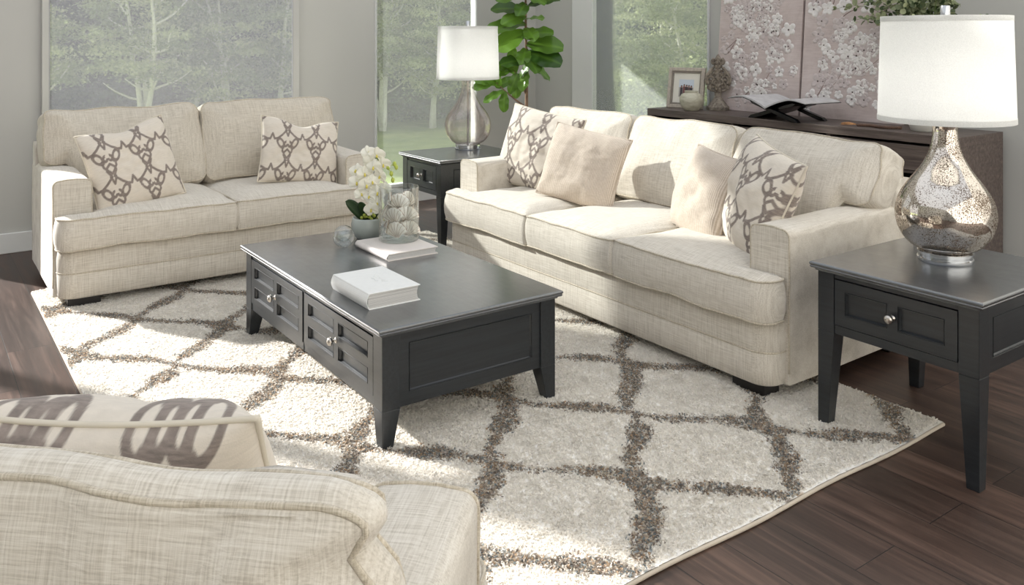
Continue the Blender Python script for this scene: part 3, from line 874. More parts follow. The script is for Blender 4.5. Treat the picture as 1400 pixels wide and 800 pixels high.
# wide white jamb at the corner side of the third window
struct(MB().box((XR - .03, 5.34, .0), (XR + .02, 5.60, WH)).build('trim_1', M['white'], bevel=.004))
def blind(label, a0, a1, z0, z1, mat, axis='x'):
    t = thing('roller_blind', label, 'blind', ((a0 + a1) / 2, YB - .026, z0) if axis == 'x' else (XR - .026, (a0 + a1) / 2, z0))
    h = (a1 - a0) / 2
    c, b, r = MB(), MB(), MB()
    if axis == 'x':
        c.box((-h, -.0006, .01), (h, .0006, z1 - z0)); b.box((-h, -.006, 0), (h, .006, .022)); r.tube([(-h, 0, z1 - z0 - .03), (h, 0, z1 - z0 - .03)], .022, 16)
    else:
        c.box((-.0006, -h, .01), (.0006, h, z1 - z0)); b.box((-.006, -h, 0), (.006, h, .022)); r.tube([(0, -h, z1 - z0 - .03), (0, h, z1 - z0 - .03)], .022, 16)
    if axis == 'x' and a1 < 3:  # added wedges, angled out of the sun to hide the sunlit window reveal
        for s_ in (-1, 1):
            MB().prism([(s_ * (h + .006), -.02), (s_ * (h + .006), .022), (s_ * (h - .042), .004)][::s_], 0, z1 - z0).build('added_reveal_cover', M['wall'], t, bevel=.001)
    c.build('blind_cloth', mat, t); b.build('bottom_bar', M['white'], t, bevel=.002); r.build('roller', M['white'], t, smooth=True)
blind('sheer grey roller blind across the wide window behind the loveseat', W1[0] + .003, W1[1] + .005, W1[2], W1[3] + .02, M['sheer_a'])
blind('sheer light roller blind in the narrow window behind the far lamp', W2[0] - .003, W2[1] - .014, W2[2], W2[3] + .02, M['sheer_b'])
blind('sheer white roller blind in the window beside the blossom canvases', W3[0] - .01, 5.338, W3[2], W3[3] + .02, M['sheer_c'], 'y')

# ------------------------------------------------------------------ rug
RX0, RX1, RY0, RY1 = .545, 2.93, 1.53, 5.09
def rug_mask(x, y):
    """trellis of wavy diamonds; returns 1 on the grey-brown strands"""
    wob = .018 * np.sin(x * 21 + 1.3 * np.sin(y * 9)) + .016 * np.sin(y * 23 + 2 * np.sin(x * 7))
    wob += .010 * np.sin(x * 61 + y * 47) + .008 * np.sin(y * 83 - x * 39)
    a = (x - 2.10) / .60; b = (y - 2.21) / .70
    # bend the strands into soft ogees
    p = a + b; q = a - b
    p = p + .035 * np.sin(2 * pi * (q)) ; q = q + .035 * np.sin(2 * pi * (p))
    dp = np.abs(p - np.round(p)); dq = np.abs(q - np.round(q))
    d = np.minimum(dp, dq) * .455 + wob * .55
    return d
def rug_color(x, y, rnd):
    d = rug_mask(x, y)
    on = (d < .029 + .024 * (rnd[:, 0] - .5)) & (rnd[:, 1] > .10)
    cream = np.array(srgb(243, 239, 232)[:3]) * (0.92 + .14 * rnd[:, 1:2])
    pal = np.array([srgb(160, 149, 138)[:3], srgb(182, 172, 160)[:3], srgb(134, 124, 116)[:3], srgb(188, 164, 138)[:3], srgb(138, 146, 148)[:3], srgb(214, 204, 188)[:3]])
    k = (rnd[:, 2] * 5.999).astype(int)
    strand = pal[k]
    return np.where(on[:, None], strand, cream)
rug = thing('area_rug', 'cream shag rug with grey-brown diamond trellis on the dark floor', 'rug', (0, 0, 0))
nx, ny = 160, 230
xs = np.linspace(RX0, RX1, nx); ys = np.linspace(RY0, RY1, ny)
Xg, Yg = np.meshgrid(xs, ys)
Zg = .015 + .002 * np.array([[mnoise.noise(Vector((a * 30, b * 30, 0))) for a in xs] for b in ys])
edgew = .005 * np.sin(Xg * 9) * (Yg < RY0 + .02) + 0
pv = np.stack([Xg, Yg + edgew, Zg], 2).reshape(-1, 3)
idx = np.arange(nx * ny).reshape(ny, nx)
fa = np.stack([idx[:-1, :-1], idx[:-1, 1:], idx[1:, 1:], idx[1:, :-1]], -1).reshape(-1, 4)
mb = MB().add(pv, [tuple(map(int, q)) for q in fa], rug_color(pv[:, 0], pv[:, 1], RS.rand(len(pv), 3)))
base = mb.build('rug_base', M['rug'], rug, smooth=True, attr=True)
b = MB()
ring = [(x, RY0 + .005 * sin(x * 9)) for x in np.linspace(RX0, RX1, 60)] + [(RX1, y) for y in np.linspace(RY0 + .01, RY1, 60)] + [(x, RY1) for x in np.linspace(RX1, RX0, 40)] + [(RX0, y) for y in np.linspace(RY1, RY0 + .01, 60)]
b.tube([(x, y, .007) for x, y in ring], .0065, 6, closed=True)
b.build('bound_edge', M['rug_edge'], rug, smooth=True)
# pile: one short curved tuft per knot
def in_view(x, y):
    hid = ((x > 2.72) & (y > 2.1) & (y < 4.15)) | ((x > .75) & (x < 2.3) & (y > 4.8))
    return ~hid
NT_ = 520000
tx = RS.uniform(RX0 + .004, RX1 - .004, NT_); ty = RS.uniform(RY0 + .008, RY1 - .004, NT_)
k = in_view(tx, ty); tx, ty = tx[k], ty[k]; n = len(tx)
rnd = RS.rand(n, 3); colr = rug_color(tx, ty, rnd)
clump = np.sin(tx * 95 + 3 * np.sin(ty * 31)) * np.sin(ty * 88 + 3 * np.sin(tx * 27))
hh = .010 + .006 * RS.rand(n) + .0015 * clump - .002; ww = .0030 + .0016 * RS.rand(n); an = RS.uniform(0, 2 * pi, n)
ln = RS.normal(0, .0055, (n, 2)) + .003 * np.stack([np.sin(tx * 40), np.cos(ty * 36)], 1)
dx, dy = np.cos(an) * ww, np.sin(an) * ww
ty2 = ty + .005 * np.sin(tx * 9) * (ty < RY0 + .03)
P0 = np.stack([tx - dx, ty2 - dy, np.full(n, .008)], 1); P1 = np.stack([tx + dx, ty2 + dy, np.full(n, .008)], 1)
P2 = np.stack([tx + dx * .8 + ln[:, 0], ty2 + dy * .8 + ln[:, 1], .008 + hh], 1); P3 = np.stack([tx - dx * .8 + ln[:, 0], ty2 - dy * .8 + ln[:, 1], .008 + hh], 1)
VV = np.stack([P0, P1, P2, P3], 1).reshape(-1, 3)
me = bpy.data.meshes.new('pile'); me.vertices.add(4 * n); me.vertices.foreach_set('co', VV.ravel())
me.loops.add(4 * n); me.loops.foreach_set('vertex_index', np.arange(4 * n)); me.polygons.add(n)
me.polygons.foreach_set('loop_start', np.arange(0, 4 * n, 4)); me.polygons.foreach_set('loop_total', np.full(n, 4))
me.materials.append(M['pile']); me.update()
ca = me.color_attributes.new('Col', 'FLOAT_COLOR', 'POINT')
cc = np.ones((4 * n, 4)); cc[:, :3] = np.repeat(colr, 4, 0); ca.data.foreach_set('color', cc.ravel())
pile = bpy.data.objects.new('pile', me); COL.objects.link(pile); pile.parent = rug; pile['kind'] = 'stuff'

# ------------------------------------------------------------------ things on the coffee table
ZT = .41
def book(name, label, x0, x1, y0, y1, z0, h, cover, lettering=False, fat=True):
    """spine on the -x side, page block open to the other three"""
    t = thing(name, label, 'book', ((x0 + x1) / 2, (y0 + y1) / 2, z0))
    a, b_ = (x1 - x0) / 2, (y1 - y0) / 2; ct = .003
    m = MB()
    m.box((-a + .006, -b_, 0), (a, b_, ct)); m.box((-a + .006, -b_, h - ct), (a, b_, h))
    k = 9; pr = []
    for i in range(k + 1):
        u = i / k; pr.append((-a + .006 - .010 * sin(pi * u) , u * h))
    pin = [(p[0] + ct, min(max(p[1], ct), h - ct)) for p in pr]
    poly = pr + pin[::-1]; n = len(poly)
    v = [(p[0], -b_, p[1]) for p in poly] + [(p[0], b_, p[1]) for p in poly]
    f = [(i, (i + 1) % n, n + (i + 1) % n, n + i) for i in range(n)]
    for i in range(k): f += [(i, n - 1 - i, n - 2 - i, i + 1), (n + i, n + i + 1, 2 * n - 2 - i, 2 * n - 1 - i)]
    m.add(v, f); m.build('cover', cover, t, bevel=.0008, seg=1)
    m = MB(); pts = [(-a + .004, ct)]
    fo = [(a - .006 - .006 * sin(pi * i / 6), ct + (h - 2 * ct) * i / 6) for i in range(7)]
    pts += fo + [(-a + .004, h - ct)]; n = len(pts)
    v = [(p[0], -b_ + .004, p[1]) for p in pts] + [(p[0], b_ - .004, p[1]) for p in pts]
    m.add(v, [tuple(range(n)), tuple(range(2 * n - 1, n - 1, -1))] + [(i, n + i, n + (i + 1) % n, (i + 1) % n) for i in range(n)])
    m.build('page_block', M['pages'], t)
    if lettering:
        # faint blind-embossed ornament: illegible script strokes near the middle of the cover
        m = MB()
        for r_, (yy, ln_, hgt) in enumerate(((.018, .10, .011), (-.004, .05, .005))):
            pts = []
            for i in range(64):
                u = i / 63
                pts.append((.0 + yy + hgt * sin(u * 34) * (.5 + .5 * sin(u * 9 + 1)) , -ln_ / 2 + ln_ * u + .004 * cos(u * 40), h + .0002))
            m.tube(pts, .0007, 5)
        m.build('lettering', M['emboss'], t)
    return t
book('hardback_book', 'thick white hardback book lying near the front of the coffee table', 1.293, 1.500, 2.665, 2.965, ZT, .056, M['cover'], True)
book('hardback_book', 'thin pale book lying under the glass cylinder vase', 1.640, 1.885, 3.195, 3.500, ZT, .030, M['pale_cover'])

GX, GY, GZ = 1.805, 3.405, ZT + .0305
t = thing('cylinder_vase', 'clear glass cylinder vase full of cream shells, on the thin book', 'vase', (GX, GY, GZ))
m = MB(); m.lathe([(0, 0), (.086, 0), (.089, .003), (.0895, .012), (.0895, .236), (.0885, .239), (.0865, .239), (.0855, .236), (.0855, .016), (.083, .012), (0, .012)], seg=64)
m.build('glass_wall', M['glass'], t, smooth=True)
# carved shells, each a ribbed fan resting in the vase
def make_shell():
    v = []; f = []; nu, nv = 22, 8
    for i in range(nu + 1):
        a = -1.15 + 2.3 * i / nu
        for j in range(nv + 1):
            r = j / nv
            rad = r * (.046 + .0025 * abs(sin(i * pi / 3)))
            dome = .019 * sin(min(1, r * 1.05) * pi * .62) * (cos(a * .9) * .6 + .4) + .0022 * (i % 3 == 0) * r
            v.append((rad * sin(a), -dome - .002, rad * cos(a) * 1.15)); 
    K = len(v)
    v += [(x, y + .004 + .010 * 0, z) for x, y, z in v]
    for i in range(nu):
        for j in range(nv):
            a = i * (nv + 1) + j; q = (a, a + 1, a + nv + 2, a + nv + 1)
            f.append(q); f.append(tuple(K + s_ for s_ in reversed(q)))
    for i in range(nu):
        a = i * (nv + 1) + nv; f.append((a, K + a, K + a + nv + 1, a + nv + 1))
    return MB().add(v, f)
sh0 = None
spots = [(-.030, -.052, .014, -8, -25), (.034, -.046, .016, 14, 20), (-.052, .004, .018, 4, -95), (.052, .012, .018, -6, 90), (.0, .05, .016, 0, 175),
         (-.034, -.040, .076, -14, -32), (.022, -.050, .082, 10, 14), (.048, .006, .088, 6, 80), (-.040, .022, .086, 0, -120), (.004, .040, .084, 6, 160),
         (-.004, -.030, .136, -4, -14), (.038, .0, .140, 18, 60), (-.036, .012, .138, -16, -80)]
posn = ['lowest tier left', 'lowest tier right', 'lowest tier far left', 'lowest tier far right', 'lowest tier at the back', 'middle tier left', 'middle tier right', 'middle tier far right',
        'middle tier far left', 'middle tier at the back', 'topmost at the middle', 'topmost at the right', 'topmost at the left']
for i, (x, y, z, roll, yaw) in enumerate(spots):
    if sh0 is None:
        o = make_shell().build('seashell', M['shell'], smooth=True)
        rim = MB().tube([((.0475) * sin(a), -.014 * (cos(a * .9) * .6 + .4) - .002, .0475 * cos(a) * 1.15) for a in np.linspace(-1.15, 1.15, 24)] , .0017, 5)
        rb = rim
        for i_ in range(-3, 4):
            aa = i_ * .33
            rb.tube([(.046 * r * sin(aa), -.0035 - .019 * sin(min(1, r * 1.05) * pi * .62) * (cos(aa * .9) * .6 + .4), .046 * r * cos(aa) * 1.15) for r in np.linspace(.12, 1, 7)], .0007, 4)
        sh0 = o; rm0 = rb.build('shell_rib', M['shell_edge'], o, smooth=True)
    else:
        o = sh0.copy(); COL.objects.link(o); c = rm0.copy(); COL.objects.link(c); c.parent = o
    o.location = (GX + x * .62, GY + y * .62, GZ + z); o.rotation_euler = (R(-8), R(roll), R(yaw - 35)); 
    o.scale = (1.32,) * 3
    tag(o, 'cream ribbed shell inside the glass cylinder vase, ' + posn[i], 'shell', 'shells in the cylinder vase')

t = thing('glass_ball', 'clear hollow glass ball beside the orchid pot on the coffee table', 'ornament', (1.597, 3.53, ZT))
MB().ball((0, 0, .049), .049, 40, 24).build('outer_glass', M['glass'], t, smooth=True)
m = MB(); m.ball((0, 0, .050), .030, 24, 16, (1, .9, .8))
for i in range(26):
    d = Vector(RS.normal(0, 1, 3)).normalized() * RS.uniform(.01, .038)
    m.ball((d.x, d.y, .049 + d.z), RS.uniform(.0015, .005), 8, 6)
m.build('bubbles', M['glass'], t, smooth=True)

# orchid
t = thing('potted_orchid', 'white orchid in a grey-green bowl pot behind the glass cylinder', 'plant', (1.765, 3.625, ZT))
m = MB(); m.lathe([(0, 0), (.052, 0), (.066, .012), (.079, .040), (.082, .066), (.076, .094), (.072, .100), (.068, .098), (.072, .07), (.06, .06), (0, .06)], seg=48)
pot = m.build('pot', M['grey_pot'], t, smooth=True)
m = MB(); m.lathe([(0, .082), (.04, .084), (.070, .078), (.070, .06)], seg=32); m.build('soil', M['soil'], t)
def ribbon(m, pts, wid, up=Vector((0, 0, 1)), fold=.15, col=0.5, nseg=5):
    """a leaf blade along pts with half-widths wid, folded slightly along the midrib"""
    n = len(pts); v = []; f = []
    P = [Vector(p) for p in pts]
    for i in range(n):
        d = (P[min(i + 1, n - 1)] - P[max(i - 1, 0)]).normalized()
        s = d.cross(up); s = s.normalized() if s.length > 1e-4 else Vector((1, 0, 0)); u = s.cross(d)
        for k in range(nseg):
            q = (k / (nseg - 1)) * 2 - 1
            v.append(tuple(P[i] + s * (q * wid[i]) + u * (abs(q) * wid[i] * fold)))
    for i in range(n - 1):
        for k in range(nseg - 1):
            a = i * nseg + k; f.append((a, a + 1, a + nseg + 1, a + nseg))
    m.add(v, f, col)
lf = MB()
# camera-right and away vectors in the room, used to spread the plant
rt = Vector((cos(R(35.5)), -sin(R(35.5)), 0)); aw_ = Vector((sin(R(35.5)), cos(R(35.5)), 0)); UPV = Vector((0, 0, 1))
for (sx, sy, up_, L_, wd) in ((-.95, -.1, .95, .17, .026), (-.35, -.5, 1.1, .15, .024), (.5, .3, .8, .14, .024), (-.6, .5, .9, .14, .024)):
    pts = []; ws = []
    for i in range(10):
        u = i / 9
        p = (rt * sx + aw_ * sy) * (.02 + L_ * .55 * u) + UPV * (.08 + L_ * up_ * (u - .42 * u * u))
        pts.append(p); ws.append(wd * sin(pi * min(1, u * .93 + .07)) ** .6)
    ribbon(lf, pts, ws, up=(rt * -.3 + aw_ * -1 + UPV * .3), fold=.2, col=.5)
lv = lf.build('leaves', M['orchid_leaf'], t, smooth=True, attr=True); lv.modifiers.new('s', 'SOLIDIFY').thickness = .0015
st = MB(); fl = []
def stempath(dx, dy, h, droop):
    pts = []
    for i in range(16):
        u = i / 15
        pts.append(rt * (dx * u * u * 1.1 + .01) + aw_ * (dy * u) + UPV * (.08 + h * sin(u * pi * .56) - droop * max(0, u - .7) ** 1.5 * 3))
    return pts
s1 = stempath(.035, -.02, .30, .02); s2 = stempath(.075, .02, .27, .06); s3 = stempath(-.03, -.03, .2, .03)
for s_ in (s1, s2, s3): st.tube(s_, .0028, 6)
st.build('stem', M['stem'], t, smooth=True)
def flower(fm, lm, c, nrm, size, spin):
    nrm = nrm.normalized(); a = nrm.cross(UPV).normalized(); b = a.cross(nrm)
    def put(ang, ln, wd, cup):
        d = a * cos(ang) + b * sin(ang); s = nrm.cross(d)
        v = []; f = []; nu, nv = 7, 6
        for i in range(nu):
            u = i / (nu - 1); w = wd * sin(pi * (u * .86 + .10)) ** .75
            for k in range(nv):
                q = k / (nv - 1) * 2 - 1
                v.append(tuple(c + d * (ln * u) + s * (q * w) + nrm * (cup * (u * u) - .14 * ln * q * q * sin(pi * u) + .003 * sin(q * 3 + spin))))
        for i in range(nu - 1):
            for k in range(nv - 1):
                q = i * nv + k; f.append((q, q + 1, q + nv + 1, q + nv))
        fm.add(v, f, RS.uniform(0, 1))
    for ang, ln, wd in ((R(90), 1.0, .40), (R(215), .92, .36), (R(325), .92, .36)): put(ang + spin, size * ln, size * wd, -.1 * size)
    for ang in (R(15), R(165)): put(ang + spin, size * 1.02, size * .62, .06 * size)
    Mx = Matrix((a, b, nrm)).transposed()
    lm.ball(tuple(c + nrm * size * .18 - b * size * .12), size * .15, 8, 6, (.8, 1.3, .9), M_=Mx.to_3x3())
    lm.ball(tuple(c + nrm * size * .14 + b * size * .06), size * .09, 8, 6)
pos = [(.005, .36, .0), (.045, .385, .0), (-.012, .315, -.03), (.035, .33, -.04), (.07, .345, -.01), (-.045, .26, -.03), (-.005, .26, -.06), (.032, .275, -.05), (.062, .29, -.03), (-.030, .205, -.05),
       (.015, .205, -.07), (.05, .22, -.055), (.02, .15, -.08), (.058, .165, -.07), (.078, .235, -.03), (-.01, .39, .03), (.075, .11, -.065), (-.055, .315, .0)]
for i, (r_, z_, w_) in enumerate(pos):
    c = rt * (r_ + RS.normal(0, .004)) + aw_ * w_ + UPV * (z_ + RS.normal(0, .005))
    nn = aw_ * -1 + rt * RS.uniform(-.8, .6) + UPV * RS.uniform(-.35, .5)
    fm, lm = MB(), MB()
    flower(fm, lm, c, nn, RS.uniform(.034, .043), RS.uniform(-.3, .3))
    pt = fm.build('blossom', M['petal'], t, smooth=True, attr=True)
    lm.build('blossom_throat', M['orchid_lip'], pt, smooth=True)['label'] = 'yellow throat of the white blossom'
bm_ = MB()
for i, (r_, z_, w_) in enumerate([(.09, .33, .0), (.105, .30, .0), (.112, .27, 0), (.12, .345, 0), (.128, .33, 0)]):
    bm_.ball(tuple(rt * r_ + aw_ * w_ + UPV * z_), .009, 10, 8, (1, 1, 1.4))
bm_b = bm_; bm_ = MB()
for i in range(16):
    an_ = RS.uniform(0, 6.28); rr_ = RS.uniform(.0, .05)
    bm_.ball((rr_ * cos(an_), rr_ * sin(an_), .092 + RS.uniform(0, .022)), .008, 8, 6)
bm_.build('moss', M['bud'], t, smooth=True); bm_ = bm_b
bm_.tube([s2[-1]] + [tuple(rt * r_ + UPV * z_) for r_, z_ in ((.09, .33), (.105, .30), (.112, .27))], .0016, 5)
bm_.tube([tuple(rt * r_ + UPV * z_) for r_, z_ in ((.09, .33), (.12, .345), (.128, .33))], .0016, 5)
bm_.build('buds', M['bud'], t, smooth=True)

# ------------------------------------------------------------------ sideboard
SX0, SX1, SY0, SY1, SH = 4.145, 4.60, 2.10, 4.215, .86
t = thing('sideboard', 'long dark wooden sideboard with drawers behind the sofa', 'sideboard', ((SX0 + SX1) / 2, (SY0 + SY1) / 2, 0))
cx, cy = (SX0 + SX1) / 2, (SY0 + SY1) / 2; hx, hy = (SX1 - SX0) / 2, (SY1 - SY0) / 2
MB().box((-hx, -hy, SH - .045), (hx, hy, SH)).build('top', M['espresso'], t, bevel=.002)
for s in (-1, 1):
    y0, y1 = sorted((s * hy, s * (hy - .045)))
    MB().box((-hx, y0, 0), (hx, y1, SH - .045)).build('side_panel', M['espresso'], t, bevel=.002)
MB().box((hx - .015, -hy + .045, .06), (hx, hy - .045, SH - .045)).build('back_panel', M['shadow_gap'], t)
MB().box((-hx + .01, -hy + .045, .06), (hx - .015, hy - .045, .10)).build('bottom_board', M['espresso'], t, bevel=.002)
iw = 2 * hy - .09
for k in (1, 2): 
    y = -hy + .045 + iw * k / 3
    MB().box((-hx + .012, y - .012, .10), (hx - .015, y + .012, SH - .045)).build('divider', M['espresso'], t, bevel=.001)
MB().box((-hx + .015, -hy + .045, .36), (hx - .015, hy - .045, .385)).build('shelf', M['espresso'], t, bevel=.001)
MB().box((-hx + .015, -hy + .045, .655), (hx - .015, hy - .045, .668)).build('rail', M['espresso'], t, bevel=.001)
for k in range(3):
    y0 = -hy + .045 + iw * k / 3 + .015; y1 = -hy + .045 + iw * (k + 1) / 3 - .015
    d = MB().box((-hx + .010, y0, .672), (hx - .03, y1, SH - .060)).build('drawer', M['espresso'], t, bevel=.002)
    MB().tube([(-hx - .004, (y0 + y1) / 2 - .06, .735), (-hx - .004, (y0 + y1) / 2 + .06, .735)], .005, 8).build('handle', M['foot'], d, smooth=True)
t = thing('glass_decanter', 'small dark glass decanter in the open shelf of the sideboard', 'decanter', (4.25, 2.30, .386))
MB().lathe([(0, 0), (.05, 0), (.055, .01), (.055, .06), (.03, .11), (.014, .15), (.012, .19), (.018, .2), (0, .2)], seg=32).build('bottle', M['glass'], t, smooth=True)
MB().ball((0, 0, .215), .018, 16, 10).build('stopper', M['glass'], t, smooth=True)

# canvases leaning on the wall
def blossom_canvas(label, y0, y1, seed, x_bot=4.475, H=1.35, lean=4.6):
    rs = np.random.RandomState(seed); rn = random.Random(seed)
    t = thing('canvas_painting', label, 'painting', (x_bot, (y0 + y1) / 2, SH + .001), (0, R(lean), 0))
    w = (y1 - y0) / 2 - .003
    MB().box((0, -w, 0), (.032, w, H)).build('canvas', M['canvas'], t, bevel=.002)
    pm, dm, bm2, em = MB(), MB(), MB(), MB()
    def petal(mb, cy_, cz_, ang, ln, wd, th):
        v = []; f = []; n = 10; rings = 3
        v.append((-th, cy_ + cos(ang) * ln * .55, cz_ + sin(ang) * ln * .55))
        for r_ in range(1, rings + 1):
            q = r_ / rings
            for k in range(n):
                a = 2 * pi * k / n
                u = .55 * ln + cos(a) * ln * .48 * q; s_ = sin(a) * wd * .5 * q
                lip = th * (1.5 if (q > .5 and q < .9) else (1 if q <= .5 else 0)) * (.7 + .5 * cos(a))
                v.append((-lip - .0006 * (q < 1), cy_ + cos(ang) * u - sin(ang) * s_, cz_ + sin(ang) * u + cos(ang) * s_))
        for k in range(n):
            f.append((0, 1 + (k + 1) % n, 1 + k))
            for r_ in range(rings - 1):
                a = 1 + r_ * n + k; b = 1 + r_ * n + (k + 1) % n; f.append((a, b, b + n, a + n))
        mb.add(v, f)
    # thin branches
    for i in range(9):
        yy = rn.uniform(-w * .8, w * .8); zz = rn.uniform(0.05, .8); ang = rn.uniform(R(100), R(150)); pts = []
        for k in range(7):
            pts.append((-.0012, yy, zz)); yy += cos(ang) * .022; zz += sin(ang) * .022; ang += rn.uniform(-.18, .18)
            if abs(yy) > w - .01: break
        if len(pts) > 2: bm2.tube(pts, [max(.0008, .0028 * (1 - k / 8)) for k in range(len(pts))], 5)
    placed = 0
    cents = [(rn.uniform(-w * .75, w * .75), rn.uniform(.08, 1.1)) for _ in range(13)]
    for i in range(230):
        if rn.random() < .8:
            c_ = rn.choice(cents); yy = rn.gauss(c_[0], .09); zz = rn.gauss(c_[1], .11)
        else: yy = rn.uniform(-w, w); zz = rn.uniform(.03, H)
        s_ = rn.uniform(.022, .052)
        if abs(yy) > w - s_ * 1.1 or zz < s_ + .01 or zz > H - s_: continue
        mb = pm if rn.random() < .42 else dm
        a0 = rn.uniform(0, 6.28); n = rn.choice((4, 5, 5, 5))
        for k in range(n): petal(mb, yy, zz, a0 + 2 * pi * k / n + rn.uniform(-.15, .15), s_ * rn.uniform(.85, 1.1), s_ * rn.uniform(.7, .95), .0010 + (.0010 if mb is pm else 0) + i * 1e-5)
        if rn.random() < .8: em.ball((-.003, yy, zz), s_ * .11, 8, 5, (.5, 1, 1))
    b_ = pm.build('painted_blossom', M['paint_petal'], t, smooth=True); dm.build('painted_blossom', M['paint_petal_dim'], t, smooth=True)
    tag(bm2.build('painted_branch', M['paint_branch'], t, smooth=True), kind='stuff'); tag(em.build('blossom_centre', M['paint_eye'], b_, smooth=True), kind='stuff')
blossom_canvas('left canvas of blush-pink blossoms leaning on the sideboard', 3.245, 3.905, 3)
blossom_canvas('right canvas of blush-pink blossoms, partly behind the big lampshade', 2.575, 3.235, 5)

# photo frame
t = thing('photo_frame', 'champagne photo frame with a group photo on the sideboard', 'picture frame', (4.33, 4.045, SH), (0, R(9), R(14)))
w, h = .138, .28
def frame_ring(a, b, z0, z1, x0, x1):
    m = MB()
    m.box((x0, -a, z0), (x1, -b, z1)); m.box((x0, b, z0), (x1, a, z1)); m.box((x0, -b, z0), (x1, b, z0 + (a - b))); m.box((x0, -b, z1 - (a - b)), (x1, b, z1)); return m
frame_ring(w, w - .026, 0, h, -.012, .010).build('frame_moulding', M['frame'], t, bevel=.004)
frame_ring(w - .026, w - .038, .026, h - .026, -.006, .010).build('inner_moulding', M['frame_in'], t, bevel=.002)
MB().box((.002, -w + .038, .038), (.008, w - .038, h - .038)).build('mat_board', M['mat'], t)
pw, p0, p1 = .056, .078, .198
ny_, nz_ = 60, 60; V = []; C = []
for i in range(nz_):
    for j in range(ny_):
        a = j / (ny_ - 1); b_ = i / (nz_ - 1); V.append((.0005, pw - 2 * pw * a, p0 + (p1 - p0) * b_))
        col = np.array(srgb(196, 204, 214)[:3]) if b_ > .55 else np.array(srgb(172, 168, 160)[:3])
        for (hx_, hz_, cc_) in ((.18, .6, (60, 52, 60)), (.36, .66, (110, 66, 66)), (.52, .64, (54, 46, 50)), (.68, .62, (82, 62, 62)), (.84, .6, (44, 42, 50))):
            if (a - hx_) ** 2 / .004 + (b_ - hz_) ** 2 / .005 < 1: col = np.array(srgb(150, 112, 98)[:3]) if b_ < hz_ + .02 else np.array(srgb(40, 30, 28)[:3])
            elif abs(a - hx_) < .085 and b_ < hz_ - .05 and b_ > .05: col = np.array(srgb(*cc_)[:3])
        C.append(col)
idx = np.arange(ny_ * nz_).reshape(nz_, ny_)
fa = np.stack([idx[:-1, :-1], idx[:-1, 1:], idx[1:, 1:], idx[1:, :-1]], -1).reshape(-1, 4)
ph = MB(); ph.add(V, [tuple(map(int, q)) for q in fa], 0); ph.c = [np.array(C)]
ph.build('photograph', M['photo'], t, attr=True)
MB().box((.010, -w + .012, .012), (.014, w - .012, h - .012)).build('backing', M['shadow_gap'], t)
MB().add([(.012, -.02, .2), (.012, .02, .2), (.10, .025, .018), (.10, -.025, .018), (.015, -.02, .2), (.015, .02, .2), (.104, .025, .018), (.104, -.025, .018)],
         [(0, 1, 2, 3), (7, 6, 5, 4), (0, 4, 5, 1), (1, 5, 6, 2), (2, 6, 7, 3), (3, 7, 4, 0)]).build('strut', M['shadow_gap'], t)

t = thing('ginger_jar', 'small round beige glazed jar in front of the photo frame', 'jar', (4.24, 3.90, SH))
MB().lathe([(0, 0), (.045, 0), (.052, .006), (.068, .030), (.078, .060), (.078, .085), (.066, .108), (.045, .118), (.040, .122), (.046, .128), (.046, .131), (.036, .131), (.034, .12), (0, .10)], seg=48).build('jar_body', M['stoneware'], t, smooth=True)

# carved finial
t = thing('carved_finial', 'weathered carved scroll finial on a stepped foot, on the sideboard', 'ornament', (4.42, 3.83, SH), (0, 0, R(36)))
m = MB(); m.lathe([(0, 0), (.075, 0), (.075, .022), (.066, .030), (.052, .048), (.036, .068), (.024, .088), (.022, .115), (.03, .122), (.0, .125)], seg=8)
m.build('foot', M['stone'], t, bevel=.003)
m = MB()
def scroll(cy_, cz_, r0, turns, a0, dirn, rad, x=0, shrink=.72):
    pts = []; rr = []
    n = int(24 * turns)
    for i in range(n + 1):
        u = i / n; r_ = r0 * (1 - shrink * u); a = a0 + dirn * 2 * pi * turns * u
        pts.append((x, cy_ + r_ * cos(a), cz_ + r_ * sin(a))); rr.append(rad * (1 - .45 * u))
    m.tube(pts, rr, 8)
    m.ball((x, cy_, cz_), rad * .9, 10, 8, (1.2, 1, 1))
for s in (-1, 1):
    dn = -s
    scroll(s * .030, .150, .028, 1.3, R(90 if s > 0 else 90), dn, .0105)
    scroll(s * .042, .200, .030, 1.2, R(-60) if s > 0 else R(240), s, .0115)
    scroll(s * .026, .245, .024, 1.2, R(-60) if s > 0 else R(240), s, .010)
    scroll(s * .018, .185, .018, 1.1, R(90), dn, .008, x=-.016)
    scroll(s * .058, .148, .015, 1.2, R(200 if s > 0 else -20), dn, .009)
    scroll(s * .024, .325, .018, 1.1, R(-80) if s > 0 else R(260), s, .0095)
    m.tube([(0, s * .070, .165), (0, s * .078, .20), (0, s * .068, .235), (0, s * .045, .268), (0, s * .022, .29)], [.007, .012, .012, .010, .008], 8)
    m.tube([(0, s * .012, .29), (0, s * .02, .31), (0, s * .034, .335), (0, s * .03, .348)], [.010, .012, .010, .006], 8)
m.tube([(0, 0, .115), (0, 0, .18), (0, 0, .24), (0, 0, .30), (0, 0, .35), (0, 0, .372)], [.022, .026, .024, .016, .018, .004], 10)
for z_ in np.linspace(.14, .34, 9):
    for s in (-1, 1): m.ball((-.018, s * .012, z_), .008, 8, 6, (1, 1, 1.3))
m.ball((-.02, 0, .215), .013, 10, 8, (.8, 1, 1.6))
m.build('scrollwork', M['stone'], t, smooth=True)

